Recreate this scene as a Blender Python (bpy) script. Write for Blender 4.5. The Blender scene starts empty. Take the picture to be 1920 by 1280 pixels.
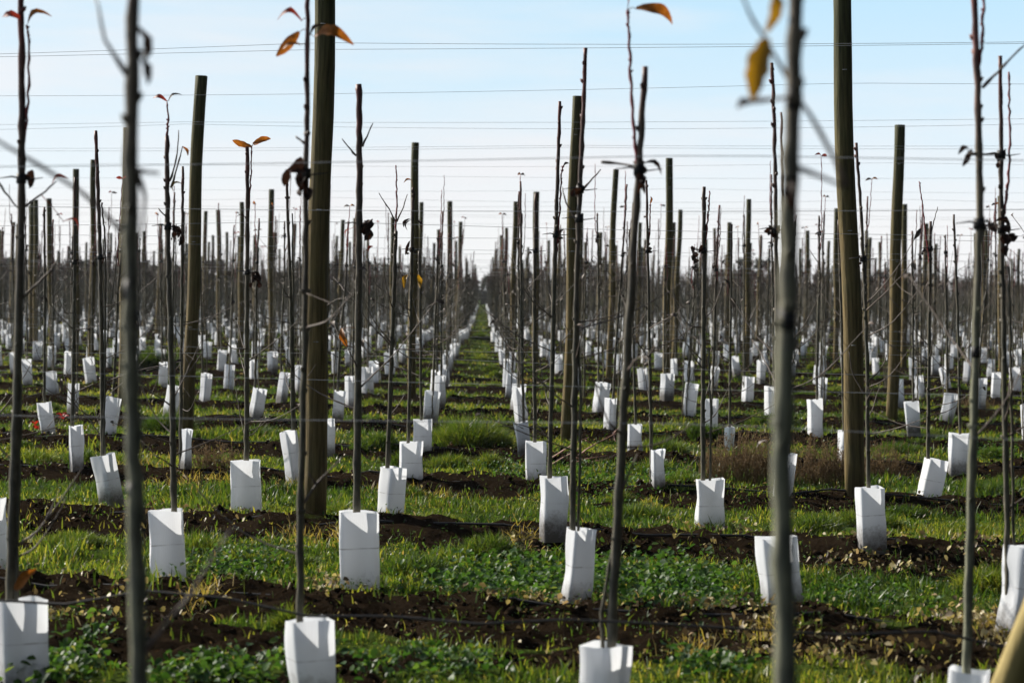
import bpy, math, random
import numpy as np
from mathutils import Vector, Matrix

random.seed(11)
RNG = np.random.default_rng(5)
scene = bpy.context.scene
COL = scene.collection
PI = math.pi

# ------------------------------------------------------------------ camera
H = 1.30
F = 85.0 / 36.0 * 1920.0
YAW, PITCH, ROLL = -0.01213, 0.0205, 0.0145
RM = (Matrix.Rotation(YAW, 3, 'Z') @ Matrix.Rotation(PI / 2 - PITCH, 3, 'X') @ Matrix.Rotation(ROLL, 3, 'Z'))
CAM = Vector((0, 0, H))

def ray(px, py):
    return RM @ Vector(((px - 960) / F, -(py - 640) / F, -1.0))

def on_ground(px, py, z=0.0):
    d = ray(px, py)
    return CAM + d * ((z - H) / d.z)

def at_depth(px, py, Y):
    d = ray(px, py)
    return CAM + d * (Y / d.y)

cd = bpy.data.cameras.new('camera')
cam = bpy.data.objects.new('camera', cd)
COL.objects.link(cam)
cam.matrix_world = Matrix.Translation(CAM) @ RM.to_4x4()
cd.lens = 85.0
cd.sensor_width = 36.0
cd.clip_start = 0.05
cd.clip_end = 6000
cd.dof.use_dof = True
cd.dof.focus_distance = 14.5
cd.dof.aperture_fstop = 4.9
scene.camera = cam

# ------------------------------------------------------------------ noise and terrain
def _hash(ix, iy, seed):
    h = (ix.astype(np.int64) * 374761393 + iy.astype(np.int64) * 668265263 + seed * 1442695041) & 0x7fffffff
    h = ((h ^ (h >> 13)) * 1274126177) & 0x7fffffff
    h = h ^ (h >> 16)
    return (h & 0xffff) / 65535.0

def vnoise(x, y, seed=0):
    x = np.asarray(x, float); y = np.asarray(y, float)
    ix = np.floor(x); iy = np.floor(y)
    fx = x - ix; fy = y - iy
    fx = fx * fx * (3 - 2 * fx); fy = fy * fy * (3 - 2 * fy)
    a = _hash(ix, iy, seed); b = _hash(ix + 1, iy, seed)
    c = _hash(ix, iy + 1, seed); d = _hash(ix + 1, iy + 1, seed)
    return (a * (1 - fx) + b * fx) * (1 - fy) + (c * (1 - fx) + d * fx) * fy

def fbm(x, y, seed=0, oct=3):
    s = 0; a = 0.5; t = 0
    for k in range(oct):
        s = s + a * vnoise(x * 2 ** k, y * 2 ** k, seed + 17 * k); t += a; a *= 0.5
    return s / t

SLANT = 0.30
PITCHY = 3.12
def row_y(j, x=0.0):
    return 6.8 + PITCHY * (j - 1) - SLANT * x

def sstep(a, b, v):
    t = np.clip((v - a) / (b - a), 0, 1)
    return t * t * (3 - 2 * t)

def row_offset(x, y):
    r = (y + SLANT * x - row_y(0)) / PITCHY
    return (r - np.round(r)) * PITCHY          # signed metres behind (+) / in front (-) of the row

def soil_mask(x, y):
    o = row_offset(x, y)
    wob = (fbm(x * 1.1, y * 1.1, 3) - .5) * 1.0 + (fbm(x * 5, y * 5, 9) - .5) * 0.8
    d = np.abs(o + 0.42) - (0.58 + wob)
    m = np.maximum(1 - sstep(-.20, .18, d), .9 * np.exp(-((o + .06) / .14) ** 2))
    m = m * (1 - .62 * np.exp(-((x + .06) / .40) ** 2) * sstep(26, 44, y))
    bare = sstep(.70, .78, fbm(x * .8 + 40, y * .9, 21))
    near = .95 * sstep(.55, .47, fbm(x * 2.2, y * 2.2, 5)) * (y < row_y(1, x) + 2.1)
    return np.clip(np.maximum(np.maximum(m, .8 * bare), near), 0, 1)

def height(x, y):
    x = np.asarray(x, float); y = np.asarray(y, float)
    o = row_offset(x, y)
    s = soil_mask(x, y)
    mound = 0.055 * np.exp(-((o + .12) / .30) ** 2)
    clod = (fbm(x * 6, y * 6, 31) - .45) * .10 + (vnoise(x * 15, y * 15, 43) - .5) * .035 + (vnoise(x * 28, y * 28, 44) - .5) * .022
    soft = (fbm(x * 1.5, y * 1.5, 50) - .5) * .06
    rut = -.03 * np.exp(-((o + .85) / .12) ** 2) 
    return mound + soft + s * clod + rut * s

def hz(x, y):
    return float(height(np.array([x]), np.array([y]))[0])

# ------------------------------------------------------------------ materials
def mat(name):
    m = bpy.data.materials.new(name); m.use_nodes = True
    nt = m.node_tree; nt.nodes.clear()
    out = nt.nodes.new('ShaderNodeOutputMaterial')
    return m, nt, out

def node(nt, kind, **kw):
    n = nt.nodes.new(kind)
    for k, v in kw.items():
        if k.startswith('_'): n.inputs[k[1:].replace('_', ' ')].default_value = v
        else: setattr(n, k, v)
    return n

def ramp(nt, stops, fac=None, interp='LINEAR'):
    r = nt.nodes.new('ShaderNodeValToRGB'); e = r.color_ramp.elements
    r.color_ramp.interpolation = interp
    while len(e) < len(stops): e.new(.5)
    for k, (p, c) in enumerate(stops):
        e[k].position = p; e[k].color = (*c, 1)
    if fac is not None: nt.links.new(fac, r.inputs[0])
    return r

def noise(nt, scale, detail=4, vec=None, rough=.6):
    n = node(nt, 'ShaderNodeTexNoise', _Scale=scale, _Detail=detail, _Roughness=rough)
    if vec is not None: nt.links.new(vec, n.inputs['Vector'])
    return n

def mixc(nt, fac, a, b, mode='MIX'):
    m = nt.nodes.new('ShaderNodeMix'); m.data_type = 'RGBA'; m.blend_type = mode
    for sock, v in ((m.inputs[0], fac), (m.inputs[6], a), (m.inputs[7], b)):
        if hasattr(v, 'default_value'): nt.links.new(v, sock)
        elif isinstance(v, tuple): sock.default_value = (*v, 1)
        else: sock.default_value = v
    return m.outputs[2]

def math_n(nt, op, a, b=None):
    m = nt.nodes.new('ShaderNodeMath'); m.operation = op
    for s, v in ((m.inputs[0], a), (m.inputs[1], b)):
        if v is None: continue
        if hasattr(v, 'default_value'): nt.links.new(v, s)
        else: s.default_value = v
    return m.outputs[0]

def bump(nt, h, strength, dist):
    b = node(nt, 'ShaderNodeBump', _Strength=strength, _Distance=dist)
    nt.links.new(h, b.inputs['Height'])
    return b.outputs[0]

def leafy(name, color_fn, trans=.5, rough=.5, spec=.3, tint=(1.15, 1.1, .55)):
    """diffuse + translucent sheet for leaves and grass"""
    m, nt, out = mat(name)
    c = color_fn(nt)
    p = node(nt, 'ShaderNodeBsdfPrincipled', _Roughness=rough)
    p.inputs['Specular IOR Level'].default_value = spec
    nt.links.new(c, p.inputs['Base Color'])
    t = node(nt, 'ShaderNodeBsdfTranslucent')
    nt.links.new(mixc(nt, 1.0, c, tint, 'MULTIPLY'), t.inputs['Color'])
    mx = node(nt, 'ShaderNodeMixShader', _Fac=trans)
    nt.links.new(p.outputs[0], mx.inputs[1]); nt.links.new(t.outputs[0], mx.inputs[2])
    nt.links.new(mx.outputs[0], out.inputs[0])
    return m

def attr(nt, name):
    a = node(nt, 'ShaderNodeAttribute', attribute_name=name)
    return a.outputs['Fac']

def m_ground():
    m, nt, out = mat('ground_soil_and_turf')
    co = node(nt, 'ShaderNodeNewGeometry').outputs['Position']
    n1 = noise(nt, 3.5, 6, co); n2 = noise(nt, 38, 5, co); n3 = noise(nt, 170, 3, co)
    soil = ramp(nt, [(.25, (.006, .0042, .0026)), (.5, (.0125, .0088, .0056)), (.75, (.027, .019, .012))], n2.outputs['Fac']).outputs[0]
    soil = mixc(nt, .35, soil, ramp(nt, [(.3, (.007, .0048, .003)), (.7, (.028, .0195, .0125))], n1.outputs['Fac']).outputs[0])
    turf = ramp(nt, [(.3, (.016, .026, .007)), (.55, (.048, .072, .014)), (.8, (.10, .125, .028))], n2.outputs['Fac']).outputs[0]
    f = math_n(nt, 'ADD', attr(nt, 'soil'), math_n(nt, 'MULTIPLY', math_n(nt, 'SUBTRACT', n2.outputs['Fac'], .5), .8))
    fr = ramp(nt, [(.35, (0, 0, 0)), (.65, (1, 1, 1))], f).outputs[0]
    c = mixc(nt, fr, turf, soil)
    p = node(nt, 'ShaderNodeBsdfPrincipled', _Roughness=.85)
    p.inputs['Specular IOR Level'].default_value = 0
    nt.links.new(c, p.inputs['Base Color'])
    hgt = math_n(nt, 'ADD', math_n(nt, 'MULTIPLY', n2.outputs['Fac'], .7), math_n(nt, 'MULTIPLY', n3.outputs['Fac'], .3))
    nt.links.new(bump(nt, hgt, .9, .02), p.inputs['Normal'])
    nt.links.new(p.outputs[0], out.inputs[0])
    return m

def grass_col(nt):
    t = attr(nt, 'tint')
    return ramp(nt, [(0, (.026, .062, .012)), (.3, (.082, .140, .020)), (.55, (.19, .22, .034)), (.75, (.27, .26, .06)),
                     (.88, (.33, .25, .08)), (1, (.32, .23, .12))], t).outputs[0]

def weed_col(nt):
    t = attr(nt, 'tint')
    return ramp(nt, [(0, (.022, .065, .014)), (.5, (.055, .125, .026)), (.85, (.11, .18, .04)), (1, (.22, .22, .08))], t).outputs[0]

def litter_col(nt):
    t = attr(nt, 'tint')
    return ramp(nt, [(0, (.035, .02, .011)), (.3, (.085, .055, .032)), (.55, (.23, .175, .085)), (.75, (.44, .37, .14)), (.9, (.50, .43, .26)), (1, (.34, .17, .07))], t).outputs[0]

def m_guard():
    m, nt, out = mat('white_fluted_plastic')
    tc = node(nt, 'ShaderNodeTexCoord'); oi = node(nt, 'ShaderNodeObjectInfo')
    off = node(nt, 'ShaderNodeVectorMath', operation='ADD')
    sc = node(nt, 'ShaderNodeVectorMath', operation='SCALE', _Scale=37.0)
    cmb = node(nt, 'ShaderNodeCombineXYZ')
    for k in range(3): nt.links.new(oi.outputs['Random'], cmb.inputs[k])
    nt.links.new(cmb.outputs[0], sc.inputs[0])
    nt.links.new(tc.outputs['Object'], off.inputs[0]); nt.links.new(sc.outputs[0], off.inputs[1])
    v = attr(nt, 'hv'); u = attr(nt, 'hu')
    base = mixc(nt, oi.outputs['Random'], (.885, .905, .935), (.78, .81, .85))
    n = noise(nt, 16, 5, off.outputs[0], .65); n2 = noise(nt, 70, 4, off.outputs[0], .7); n3 = noise(nt, 6, 3, off.outputs[0])
    # splashed soil near the foot, uneven
    d = math_n(nt, 'SUBTRACT', math_n(nt, 'ADD', math_n(nt, 'MULTIPLY', n.outputs['Fac'], .5), math_n(nt, 'MULTIPLY', n2.outputs['Fac'], .35)), math_n(nt, 'MULTIPLY', v, 1.15))
    d = math_n(nt, 'ADD', d, math_n(nt, 'MULTIPLY', math_n(nt, 'SUBTRACT', oi.outputs['Random'], .5), .5))
    dr = ramp(nt, [(.06, (0, 0, 0)), (.45, (.88, .88, .88))], d).outputs[0]
    c = mixc(nt, dr, base, (.085, .068, .05))
    stain = ramp(nt, [(.58, (0, 0, 0)), (.78, (.22, .22, .22))], n3.outputs['Fac']).outputs[0]
    c = mixc(nt, stain, c, (.45, .46, .44))
    # pressed fold line half way up, broken
    ln = math_n(nt, 'ABSOLUTE', math_n(nt, 'SUBTRACT', math_n(nt, 'ADD', v, math_n(nt, 'MULTIPLY', n3.outputs['Fac'], .03)), .545))
    lf = ramp(nt, [(.004, (1, 1, 1)), (.012, (0, 0, 0))], ln).outputs[0]
    lf = math_n(nt, 'MULTIPLY', lf, math_n(nt, 'MULTIPLY', ramp(nt, [(.4, (.1, .1, .1)), (.62, (1, 1, 1))], n.outputs['Fac']).outputs[0], .75))
    c = mixc(nt, lf, c, (.36, .36, .37))
    fl = math_n(nt, 'SINE', math_n(nt, 'MULTIPLY', u, 2 * PI * 110))
    p = node(nt, 'ShaderNodeBsdfPrincipled', _Roughness=.42)
    nt.links.new(c, p.inputs['Base Color'])
    nt.links.new(bump(nt, math_n(nt, 'ADD', math_n(nt, 'MULTIPLY', fl, .3), n2.outputs['Fac']), .25, .002), p.inputs['Normal'])
    t = node(nt, 'ShaderNodeBsdfTranslucent')
    nt.links.new(mixc(nt, 1.0, c, (.97, .98, 1.0), 'MULTIPLY'), t.inputs['Color'])
    mx = node(nt, 'ShaderNodeMixShader', _Fac=.39)
    nt.links.new(p.outputs[0], mx.inputs[1]); nt.links.new(t.outputs[0], mx.inputs[2])
    nt.links.new(mx.outputs[0], out.inputs[0])
    return m

def m_bark(name='sapling_bark', gain=(1, 1, 1)):
    m, nt, out = mat(name)
    tc = node(nt, 'ShaderNodeTexCoord')
    sep = node(nt, 'ShaderNodeSeparateXYZ'); nt.links.new(tc.outputs['Object'], sep.inputs[0])
    mp = node(nt, 'ShaderNodeMapping', _Scale=(1, 1, .35)); nt.links.new(tc.outputs['Object'], mp.inputs[0])
    n = noise(nt, 45, 5, mp.outputs[0]); n2 = noise(nt, 9, 3, tc.outputs['Object'])
    z = math_n(nt, 'ADD', math_n(nt, 'MULTIPLY', sep.outputs[2], .4), math_n(nt, 'MULTIPLY', n2.outputs['Fac'], .25))
    c = ramp(nt, [(.1, (.125, .115, .086)), (.55, (.105, .098, .070)), (.82, (.088, .064, .050)), (1, (.15, .050, .048))], z).outputs[0]
    sp = ramp(nt, [(.35, (.5, .5, .5)), (.7, (1.35, 1.3, 1.2))], n.outputs['Fac']).outputs[0]
    c = mixc(nt, 1.0, mixc(nt, 1.0, c, gain, 'MULTIPLY'), sp, 'MULTIPLY')
    p = node(nt, 'ShaderNodeBsdfPrincipled', _Roughness=.55)
    p.inputs['Specular IOR Level'].default_value = .35
    nt.links.new(c, p.inputs['Base Color']); nt.links.new(bump(nt, n.outputs['Fac'], .5, .004), p.inputs['Normal'])
    nt.links.new(p.outputs[0], out.inputs[0])
    return m

def m_simple(name, c1, c2, scale=20, rough=.6, spec=.3, stretch=(1, 1, 1), bmp=.3, dist=.004):
    m, nt, out = mat(name)
    tc = node(nt, 'ShaderNodeTexCoord')
    mp = node(nt, 'ShaderNodeMapping', _Scale=stretch); nt.links.new(tc.outputs['Object'], mp.inputs[0])
    n = noise(nt, scale, 5, mp.outputs[0])
    c = ramp(nt, [(.3, c1), (.7, c2)], n.outputs['Fac']).outputs[0]
    p = node(nt, 'ShaderNodeBsdfPrincipled', _Roughness=rough)
    p.inputs['Specular IOR Level'].default_value = spec
    nt.links.new(c, p.inputs['Base Color']); nt.links.new(bump(nt, n.outputs['Fac'], bmp, dist), p.inputs['Normal'])
    nt.links.new(p.outputs[0], out.inputs[0])
    return m

def m_post():
    m, nt, out = mat('treated_pine')
    tc = node(nt, 'ShaderNodeTexCoord'); oi = node(nt, 'ShaderNodeObjectInfo')
    mp = node(nt, 'ShaderNodeMapping', _Scale=(1, 1, .06)); nt.links.new(tc.outputs['Object'], mp.inputs[0])
    n = noise(nt, 60, 5, mp.outputs[0]); n2 = noise(nt, 5, 4, tc.outputs['Object'])
    c = ramp(nt, [(.25, (.050, .036, .017)), (.45, (.120, .091, .040)), (.7, (.215, .162, .072))], n.outputs['Fac']).outputs[0]
    g = ramp(nt, [(.3, (.85, .9, .8)), (.7, (1.1, 1.0, .9))], n2.outputs['Fac']).outputs[0]
    c = mixc(nt, 1.0, c, g, 'MULTIPLY')
    sep = node(nt, 'ShaderNodeSeparateXYZ'); nt.links.new(tc.outputs['Object'], sep.inputs[0])
    top = ramp(nt, [(.45, (1, 1, 1)), (.97, (.36, .52, .46))], math_n(nt, 'DIVIDE', sep.outputs[2], 3.1)).outputs[0]
    c = mixc(nt, 1.0, c, top, 'MULTIPLY')
    vr = node(nt, 'ShaderNodeTexVoronoi', _Scale=4.0); nt.links.new(tc.outputs['Object'], vr.inputs['Vector'])
    kn = ramp(nt, [(.04, (1, 1, 1)), (.10, (0, 0, 0))], vr.outputs['Distance']).outputs[0]
    c = mixc(nt, kn, c, (.10, .055, .025))
    p = node(nt, 'ShaderNodeBsdfPrincipled', _Roughness=.75)
    p.inputs['Specular IOR Level'].default_value = .2
    nt.links.new(c, p.inputs['Base Color']); nt.links.new(bump(nt, n.outputs['Fac'], .8, .010), p.inputs['Normal'])
    nt.links.new(p.outputs[0], out.inputs[0])
    return m

def flatcol(*c):
    def fn(nt):
        tc = node(nt, 'ShaderNodeTexCoord')
        n = noise(nt, 60, 4, tc.outputs['Object'])
        return ramp(nt, [(.3, tuple(x * .55 for x in c)), (.65, c)], n.outputs['Fac']).outputs[0]
    return fn

M = dict(
    ground=m_ground(), guard=m_guard(), bark=m_bark(), pale=m_bark('pale_sapling_bark', (1.75, 1.95, 1.9)), post=m_post(),
    grass=leafy('grass_blades', grass_col, .54, .42, .35),
    weed=leafy('broad_weed_leaves', weed_col, .50, .48, .28),
    litter=leafy('fallen_leaves', litter_col, .35, .5, .4, (1.05, 1.0, .75)),
    shoot=m_simple('red_shoot_bark', (.16, .022, .026), (.26, .045, .045), 40, .45, .35),
    twig=m_simple('grey_twig_bark', (.06, .045, .036), (.13, .10, .08), 40, .6),
    tie=m_simple('black_rubber_tie', (.010, .010, .011), (.022, .021, .021), 30, .6),
    wire=m_simple('galvanised_wire', (.22, .23, .24), (.36, .37, .38), 30, .45, .4),
    hose=m_simple('black_poly_hose', (.008, .008, .008), (.02, .019, .018), 12, .5),
    o=leafy('orange_autumn_leaf', flatcol(.33, .125, .022), .45, .5, .3, (1.1, .9, .5)),
    y=leafy('yellow_autumn_leaf', flatcol(.36, .21, .025), .45, .5, .3, (1.1, 1, .5)),
    r=leafy('red_autumn_leaf', flatcol(.26, .05, .035), .4, .5, .3, (1.2, .7, .5)),
    d=leafy('dried_brown_leaf', flatcol(.045, .026, .02), .2, .6, .2, (1.1, .8, .6)),
    dry=leafy('dry_weed_stalks', flatcol(.25, .175, .095), .35, .7, .1, (1.0, .95, .8)),
    prune=m_simple('pink_prunings', (.30, .15, .11), (.42, .25, .19), 30, .6),
    clod=m_simple('soil_clod', (.008, .0056, .0036), (.030, .0205, .013), 30, .9, .0, (1, 1, 1), .6, .01),
    crown=leafy('shelterbelt_foliage', flatcol(.050, .052, .034), .25, .7, .1, (1, 1, .7)),
    conifer=leafy('conifer_foliage', flatcol(.022, .036, .022), .15, .7, .1, (1, 1, .7)),
)

# ------------------------------------------------------------------ mesh helpers
class MB:
    def __init__(s): s.v = []; s.f = []; s.sm = True
    def tube(s, pts, radii, sides=8, cap=True):
        pts = [Vector(p) for p in pts]; n = len(pts); b0 = len(s.v)
        ref = Vector((0.31, 0.95, 0.05))
        for i, p in enumerate(pts):
            t = (pts[min(i + 1, n - 1)] - pts[max(i - 1, 0)])
            t = t.normalized() if t.length > 1e-9 else Vector((0, 0, 1))
            r_ = ref if abs(t.dot(ref)) < .95 else Vector((1, 0, 0))
            a = t.cross(r_).normalized(); b = t.cross(a)
            for k in range(sides):
                w = 2 * PI * k / sides
                s.v.append(p + (a * math.cos(w) + b * math.sin(w)) * radii[i])
        for i in range(n - 1):
            for k in range(sides):
                q = b0 + i * sides
                s.f.append((q + k, q + (k + 1) % sides, q + sides + (k + 1) % sides, q + sides + k))
        if cap:
            s.f.append(tuple(b0 + k for k in range(sides))[::-1])
            s.f.append(tuple(b0 + (n - 1) * sides + k for k in range(sides)))
        return s
    def leaf(s, base, tip, width, droop=.25, fold=.35, seed=0, n=6, face=False):
        base = Vector(base); tip = Vector(tip); ax = tip - base; L = ax.length
        rr = random.Random(seed)
        t = ax.normalized()
        side = t.cross(Vector((rr.uniform(-.5, .5), rr.uniform(-1, -.2), rr.uniform(.0, 1.0)))).normalized()
        if face: side = t.cross(Vector((rr.uniform(-.3, .3), -1, rr.uniform(-.2, .5)))).normalized()
        up = side.cross(t).normalized()
        if up.z < 0: up = -up
        b0 = len(s.v)
        for i in range(n + 1):
            q = i / n
            w = width * .5 * (math.sin(PI * min(1, q * .92 + .06)) ** .8)
            c = base + ax * q + up * (droop * L * math.sin(PI * q)) 
            e = up * (fold * w * (1 + .4 * rr.uniform(-1, 1)))
            wob = rr.uniform(.85, 1.15)
            s.v += [c - side * w * wob + e, c, c + side * w / wob + e]
        for i in range(n):
            q = b0 + i * 3
            s.f += [(q, q + 1, q + 4, q + 3), (q + 1, q + 2, q + 5, q + 4)]
        return s
    def build(s, name, m, parent=None, loc=None, smooth=True):
        me = bpy.data.meshes.new(name)
        me.from_pydata([tuple(v) for v in s.v], [], s.f)
        if smooth: me.polygons.foreach_set('use_smooth', [True] * len(me.polygons))
        me.materials.append(m); me.update()
        o = bpy.data.objects.new(name, me); COL.objects.link(o)
        if parent is not None: o.parent = parent
        if loc is not None: o.location = loc
        return o

def big_mesh(name, verts, faces3, faces4, m, attrs=None):
    """numpy arrays -> one mesh object (triangles and/or quads)"""
    me = bpy.data.meshes.new(name)
    nv = len(verts); n3 = len(faces3); n4 = len(faces4)
    me.vertices.add(nv); me.vertices.foreach_set('co', np.asarray(verts, np.float32).ravel())
    me.loops.add(n3 * 3 + n4 * 4)
    idx = np.concatenate([np.asarray(faces3, np.int32).ravel(), np.asarray(faces4, np.int32).ravel()])
    me.loops.foreach_set('vertex_index', idx)
    me.polygons.add(n3 + n4)
    st = np.concatenate([np.arange(n3) * 3, n3 * 3 + np.arange(n4) * 4]).astype(np.int32)
    me.polygons.foreach_set('loop_start', st)
    me.polygons.foreach_set('use_smooth', np.ones(n3 + n4, bool))
    me.update(calc_edges=True)
    for k, a in (attrs or {}).items():
        at = me.attributes.new(k, 'FLOAT', 'POINT'); at.data.foreach_set('value', np.asarray(a, np.float32))
    me.materials.append(m)
    o = bpy.data.objects.new(name, me); COL.objects.link(o)
    return o

def empty(name, loc):
    o = bpy.data.objects.new(name, None); COL.objects.link(o)
    o.empty_display_size = .1; o.location = loc
    return o

def tag(o, label=None, cat=None, group=None, kind=None):
    if label: o['label'] = label
    if cat: o['category'] = cat
    if group: o['group'] = group
    if kind: o['kind'] = kind
    return o

def copy_tree(o, parent=None):
    c = o.copy(); COL.objects.link(c)
    if parent is not None: c.parent = parent
    for ch in list(o.children): copy_tree(ch, c)
    return c

ORD = ['front', 'second', 'third', 'fourth', 'fifth', 'sixth', 'seventh', 'eighth', 'ninth', 'tenth', 'eleventh', 'twelfth']
NTH = ['first', 'second', 'third', 'fourth', 'fifth', 'sixth', 'seventh', 'eighth', 'ninth', 'tenth', 'eleventh', 'twelfth']
def place_words(j, i):
    side, n = ('left', -i) if i <= 0 else ('right', i - 1)
    return '%s row, %s %s of the grassy aisle' % (ORD[j], NTH[n], side)

# ------------------------------------------------------------------ ground
def build_ground():
    ys = [-12.0, -6.0, -2.0, 0.5, 2.0, 3.0]
    y = 3.0
    while y < 260: y *= 1.0033; ys.append(y)
    while y < 900: y *= 1.12; ys.append(y)
    ys = np.array(ys); nx = 280
    u = np.linspace(-1, 1, nx)
    half = 3.0 + np.maximum(ys, 0) * .27
    half = np.where(ys > 280, half + (ys - 280) * .7, half)
    X = u[None, :] * half[:, None]; Y = np.repeat(ys[:, None], nx, 1)
    fade = 1 - sstep(200, 260, Y)
    Z = height(X, Y) * fade
    S = soil_mask(X, Y) * fade
    v = np.stack([X, Y, Z], -1).reshape(-1, 3)
    r, c = np.meshgrid(np.arange(len(ys) - 1), np.arange(nx - 1), indexing='ij')
    a = (r * nx + c).ravel()
    q = np.stack([a, a + 1, a + nx + 1, a + nx], -1)
    o = big_mesh('ground', v, np.zeros((0, 3), int), q, M['ground'], {'soil': S.ravel()})
    tag(o, kind='structure')
build_ground()

# ------------------------------------------------------------------ grass, weeds, litter
def sample_area(n, d0, d1, mx=1.0):
    """points spread evenly over the ground wedge between two distances"""
    d = np.sqrt(RNG.uniform(d0 ** 2, d1 ** 2, n)) if d0 > 6 else RNG.uniform(d0, d1, n)
    x = RNG.uniform(-1, 1, n) * (mx + .235 * d)
    return x, d

CLUMPS = []   # x, y, rx, ry, height
def clump(px, py, wpx, hpx, deep=.5):
    p = on_ground(px, py)
    k = p.y / F
    CLUMPS.append((p.x, p.y + .1, wpx * k / 2, wpx * k / 2 * deep + .05, hpx * k))
for c in [(880, 846, 150, 88, .9), (1195, 978, 130, 55), (1530, 1000, 110, 62), (1600, 985, 90, 40), (372, 1045, 90, 58), (640, 968, 80, 44),
          (312, 812, 90, 62), (1245, 858, 90, 60), (1330, 828, 80, 40), (480, 822, 110, 40), (840, 878, 90, 40), (130, 1030, 120, 44),
          (560, 1062, 80, 40), (460, 1060, 100, 36), (1700, 968, 90, 34), (1880, 930, 100, 40), (1450, 800, 100, 34), (290, 700, 80, 50),
          (905, 640, 40, 18), (700, 850, 90, 36), (1690, 850, 100, 34), (1840, 1000, 120, 30)]:
    clump(*c)

def blades(x, y, h, w, tint, bend=.5):
    n = len(x)
    z = height(x, y) - .005
    az = RNG.uniform(0, 2 * PI, n); ln = np.abs(RNG.normal(0, .8, n)) * bend + .12
    fa = RNG.uniform(0, 2 * PI, n)
    dx = np.cos(az) * ln * h; dy = np.sin(az) * ln * h
    wx = np.cos(fa) * w * .5; wy = np.sin(fa) * w * .5
    P = np.zeros((n, 5, 3), np.float32)
    for k, (q, ww, cx) in enumerate([(0, 1, -1), (0, 1, 1), (.55, .8, -1), (.55, .8, 1), (1, 0, 0)]):
        b = q ** 1.8
        P[:, k, 0] = x + dx * b + cx * wx * ww
        P[:, k, 1] = y + dy * b + cx * wy * ww
        P[:, k, 2] = z + h * (q - .33 * q * q * np.minimum(ln, 1.6))
    b0 = np.arange(n) * 5
    q4 = np.stack([b0, b0 + 1, b0 + 3, b0 + 2], -1)
    t3 = np.stack([b0 + 2, b0 + 3, b0 + 4], -1)
    return P.reshape(-1, 3), t3, q4, np.repeat(tint, 5)

def merge(parts):
    V = []; T = []; Q = []; A = []; o = 0
    for v, t, q, a in parts:
        V.append(v); T.append(t + o); Q.append(q + o); A.append(a); o += len(v)
    return np.concatenate(V), np.concatenate(T), np.concatenate(Q), np.concatenate(A)

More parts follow.
